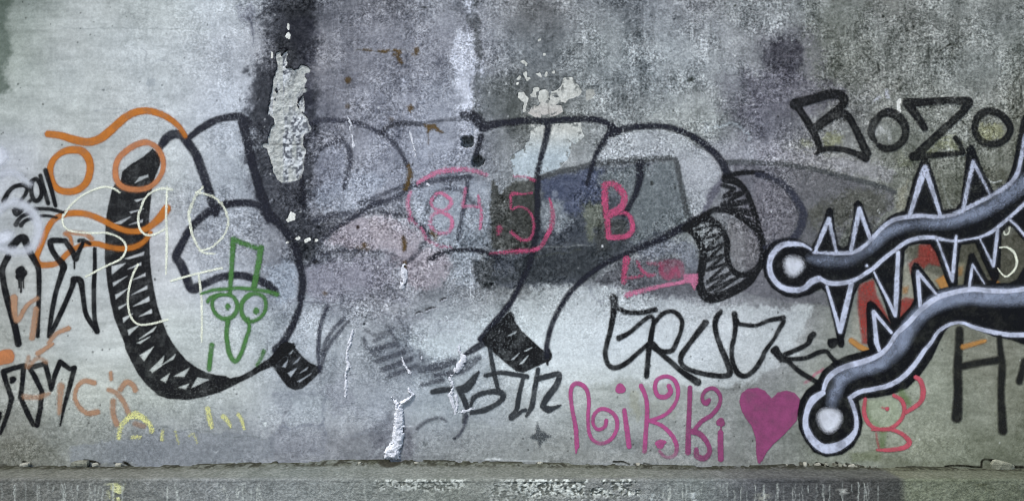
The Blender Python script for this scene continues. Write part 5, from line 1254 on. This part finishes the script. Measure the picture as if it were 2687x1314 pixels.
decal(f, "white_outline", [S('N 460 512 560 516 660 518 800 508 900 445 960 385 1040 302 1130 242 1230 220 1350 208 1500 217 1620 198 1740 140 1880 70 1990 10 2090 -60 2150 -150 2180 -270 2215 -450', (5, 8, 11, 11, 10, 12, 12, 12, 12, 11, 11, 12, 11, 11, 12, 12, 11, 11))], WHT, grow=-.7, fade=patchy, label="upper white edge of the upper arm")
for lab, pr in (("first small spike of the upper arm", [S('N 475 510 590 235 655 512', (9, 13, 11, 9), straight=True)]), ("second small spike of the upper arm", [S('N 775 492 842 150 935 402', (11, 14, 12, 11), straight=True)]),
                ("tall spike under the capital Z", [S('N 1255 212 1385 -190 1512 205', (10, 17, 14, 9), straight=True)]), ("tall spike beside the last capital", [S('N 1695 175 1782 -235 1925 42', (11, 12, 10, 6), straight=True)]),
                ("first hanging spike of the upper arm", [S('N 575 790 685 1165 775 775', (8, 10, 16, 14), straight=True)]), ("second hanging spike of the upper arm", [S('N 965 672 1140 1030 1165 512', (6, 9, 14, 12), straight=True)]),
                ("third hanging spike of the upper arm", [S('N 1482 402 1612 745 1640 380', (7, 8, 11, 9), straight=True)]), ("fourth hanging spike of the upper arm", [S('N 1835 392 1950 625 1985 330', (5, 7, 10, 10), straight=True)]),
                ("last hanging spike at the edge", [S('N 2088 245 2150 300 2260 430', (6, 8, 8))])):
    decal(f, "spike", pr, WHT, lab, grow=-.9, fade=patchy)
for lab, pr in (("first upright spike of the lower arm", [S('O 1010 60 | N 985 1250 960 1000 1110 1172', (9, 12, 9, 7), straight=True)]), ("second upright spike of the lower arm", [S('N 1347 955 1325 672 1482 862', (9, 10, 8, 6), straight=True)]), ("third upright spike of the lower arm", [S('N 1747 818 1777 610 1875 765', (7, 7, 4, 3), straight=True)])):
    decal(f, "spike", pr, WHT, lab, fade=patchy)
decal(f, "white_outline", [S('O 545 395 580 300 640 240 740 190 880 150 1000 100 1080 32 | N 1150 1185 1250 1090 1350 985 1480 888 1620 842 1780 815 1950 828 2100 828 2260 800', (10, 15, 16, 16, 15, 13, 12, 14, 14, 16, 14, 14, 14, 13, 13))], WHT, grow=-.7, fade=patchy, label="upper white edge of the lower arm")
decal(f, "white_outline", [S('O 545 410 460 468 410 570 402 680 450 788 545 865 650 858 750 802 812 720 818 620 792 520 762 450', (14, 20, 14, 16, 20, 24, 26, 20, 12, 11, 12, 10))], WHT, grow=-.7, fade=patchy, label="white ring of the lower knob")
decal(f, "white_outline", [S('O 770 450 850 402 960 380 1080 350 1190 290 1290 190 1380 62 1440 -10 | N 1500 1160 1600 1100 1700 1092 1800 1130 1950 1168 2100 1190 2260 1190', (12, 13, 12, 13, 14, 13, 11, 10, 10, 9, 10, 12, 13, 14))], WHT, grow=-.7, fade=patchy, label="lower white edge of the lower arm")
f = figure("chalk_letters", "thin white chalk loop letter seen between the spikes of the upper arm")
decal(f, "letter", [S('N 2005 470 2060 468 2120 510 2145 590 2120 660 2060 710 2020 690 1988 645', (3, 5, 6, 6, 5, 5, 4, 3))], CHK, step=1.5)
decal(f, "letter", [S('N 2082 305 2078 350 2050 368 2038 345', 4, .8)], CHK, step=1.5)

# --- capitals BOZO
CAP = paint("capital_black", (20, 21, 22), 2.6, 1.4, .85, .6, .9, drop=.25, mist=.3, hollow=.16)
CAP["skirt"] = 6.0
f = figure("black_capitals", "black painted capitals BOZO slanting above the spiked arms")
decal(f, "letter", [S('M 305 232 450 190 600 150 680 155 715 195 690 250 580 340 470 425', (26, 23, 23, 24, 23, 20, 19, 20)), S('M 320 240 375 320 440 420 490 520 520 610', (20, 17, 19, 17, 16)), S('M 490 430 590 350 680 305 750 330 805 420 860 540 905 640', (18, 22, 22, 18, 18, 20, 22)), S('M 485 640 560 600 700 605 820 640 895 672', (8, 14, 14, 15, 22))], CAP, "slanting capital B")
decal(f, "letter", [S('M 1010 320 1080 298 1170 335 1222 430 1205 530 1130 588 1050 598 1000 570', (16, 22, 22, 20, 19, 17, 17, 12)), S('M 1000 340 955 400 940 480 975 540', (18, 22, 20, 10), .8)], CAP, "smaller flaking letter O")
decal(f, "letter", [S('M 1240 222 1400 212 1600 200 1745 212', (26, 18, 18, 24)), S('M 1250 235 1310 320 1350 380 1380 430', (24, 20, 18, 18)), S('M 1745 225 1690 300 1560 420 1430 540 1310 655', (22, 20, 20, 21, 22)), S('M 1290 662 1450 652 1600 640 1695 632', (24, 14, 13, 13)), S('M 1698 628 1675 560 1635 508', (14, 11, 12))], CAP, "capital Z with a hooked foot")
decal(f, "letter", [S('M 1930 288 2030 330 2092 430 2050 520 1960 560 1860 540 1798 450 1810 360 1860 305', (17, 20, 17, 17, 16, 18, 18, 19, 17), closed=True)], CAP, "round last letter O")

# --- lower right
f = figure("black_letters", "soft black spray letter H and a stem below the lower spiked arm")
decal(f, "letter", [S('N 1670 1150 1668 1262 | O 1655 200 1660 400 1650 610', (18, 20, 21, 22, 26)), S('N 2000 1215 | O 2010 60 2025 200 2015 400 2030 720', (12, 14, 19, 16, 23)), S('O 1690 190 1850 158 2010 135', (17, 17, 20))], paint("soft_black_spray", (28, 29, 28), 5.5, 2.0, .9, .6, .6), "large letter H", margin=6)
decal(f, "letter", [S('O 2205 140 2190 220 2170 310', (12, 14, 18))], paint("soft_black_spray", (28, 29, 28)), "short stem at the edge", margin=6)
decal(f, "orange_dash", [S('O 1700 30 1790 5 1880 -20', (12, 10, 8), .9)], OCH)
f = figure("rose_letter", "thin rose letter B with a round head over green mist beside the lower knob")
decal(f, "mist", [S('O 1200 420 1250 490', (18, 14), .6), S('O 1040 730 1030 850', (18, 14), .55), S('O 900 500 930 620 1000 680', (10, 8, 8), .4)], OLV, margin=8)
decal(f, "letter_stroke", [S('O 1130 430 1195 470 1218 545 1185 635 1100 702 1000 708 925 665 885 570 895 460', (8, 10, 10, 9, 10, 9, 10, 10, 8)), DOT('O 1075 542', 5), S('O 1035 530 1075 542', 3, .7)], RDP, "open ring")
decal(f, "letter_stroke", [S('O 1310 280 1350 310 1372 400 1345 490 1230 570', (10, 12, 14, 12, 9))], RDP, "outer curved stroke")
decal(f, "letter_stroke", [S('O 950 715 1100 712 1200 750 1258 815 1215 860 1100 880 990 880', (5, 9, 10, 13, 11, 10, 5)), S('O 985 740 992 800 1010 880', 4, .5)], RDP, "lower bow")

# ------------------------------------------------------------------ loose pieces lying on the ledge against the wall
CH1 = rough_stone("chip_grey", (122, 124, 112), (92, 94, 84), 40, .003)
CH2 = rough_stone("chip_pale", (160, 160, 148), (128, 128, 118), 60, .003)
CH3 = rough_stone("chip_dark", (66, 66, 58), (96, 96, 84), 60, .003)
CHB = rough_stone("chip_worn", (138, 140, 124), (112, 114, 100), 50, .003)
def chunk(name, u, y, size, rot, mat, label, seed, group=None, base=None):
    rr = random.Random(seed)
    sx, sy, sz = size
    z0 = wz(float(joint_v(u))) if base is None else base
    t = min(1, max(0, -y / LD)); zt = z0 * (1 - t) + Z0 * t
    ring = []
    n = 7
    vtx = []
    for lev, sc in ((0, .92), (.35, 1.0), (.8, .93), (1.0, .72)):
        for j in range(n):
            a = 2 * math.pi * j / n + rr.uniform(-.12, .12) * (lev in (0, 1))
            k = sc * (1 + .16 * math.sin(2.3 * j + seed) + rr.uniform(-.05, .05))
            sq = max(abs(math.cos(a)), abs(math.sin(a))) ** -.75
            vtx.append((sx / 2 * k * sq * math.cos(a), sy / 2 * k * sq * math.sin(a), sz * lev + rr.uniform(-.04, .04) * sz * (lev > 0)))
    f = [tuple(range(n - 1, -1, -1)), tuple(range(3 * n, 4 * n))]
    for l_ in range(3):
        for j in range(n):
            a, b = l_ * n + j, l_ * n + (j + 1) % n
            f.append((a, b, b + n, a + n))
    me = bpy.data.meshes.new(name); me.from_pydata(vtx, [], f); me.materials.append(mat); me.update()
    o = bpy.data.objects.new(name, me)
    yy = y - float(relief_at(np.array([[u]], float), np.array([[1200.]]))[0, 0])
    o.location = (wx(u), yy, zt - .004); o.rotation_euler = rot
    return tag(link(o), label, "rubble", group)
chunk("concrete_chunk", 2612, -.045, (.128, .03, .046), (.25, .24, 0), CHB, "brick-shaped concrete piece leaning against the wall on the ledge under the black H", 3)
chunk("concrete_chip", 74, -.02, (.05, .03, .018), (0, 0, .2), CH2, "flat pale chip at the far end of the ledge below the small black letters", 4, "chips lying on the ledge")
chunk("concrete_chip", 222, -.03, (.085, .05, .03), (0, .1, .3), CH1, "larger grey chip by the dark gap under the wall edge", 5, "chips lying on the ledge")
chunk("concrete_chip", 258, -.025, (.03, .025, .018), (0, 0, .7), CH2, "small pale chip touching the larger grey chip", 6, "chips lying on the ledge")
chunk("concrete_chip", 318, -.022, (.036, .025, .016), (0, 0, .1), CH2, "flat chip in the joint below the yellow chalk arch", 7, "chips lying on the ledge")
chunk("concrete_chip", 1417, -.03, (.026, .02, .013), (0, 0, .4), CH2, "single white chip below the hooked marker letter", 8, "chips lying on the ledge")
chunk("concrete_chip", 1672, -.025, (.028, .02, .014), (0, 0, 2.), CH2, "pale chip in the broken joint below the first tall K", 9, "chips lying on the ledge")
chunk("concrete_chip", 950, -.06, (.02, .016, .01), (0, 0, 1.), CH2, "tiny pale crumb left of the lime crust foot", 10, "chips lying on the ledge")
chunk("concrete_chip", 1096, -.055, (.026, .012, .009), (0, 0, -.5), CH2, "slim pale crumb right of the lime crust foot", 11, "chips lying on the ledge")
names = ["pale", "dark", "grey"]
rr = random.Random(21)
spots = [(2060, 0, .016), (2098, 1, .03), (2108, 0, .034), (2122, 2, .026), (2142, 0, .03), (2158, 1, .024), (2164, 2, .036), (2186, 1, .03), (2198, 2, .03), (2212, 0, .022), (2228, 0, .03), (2236, 2, .022), (2248, 1, .024), (2262, 2, .018), (2276, 1, .014), (2292, 2, .014)]
for i, (u, k, s) in enumerate(spots):
    chunk("plaster_crumb", u, -.022 - rr.uniform(0, .02), (s * 1.1, s * .6, s * .5), (rr.uniform(-.3, .3), rr.uniform(-.5, .5), rr.uniform(0, 3)), (CH2, CH3, CH1)[k], "crumb of broken plaster in the row at the wall foot below the spiked arm", 40 + i, "crumbs below the lower knob")
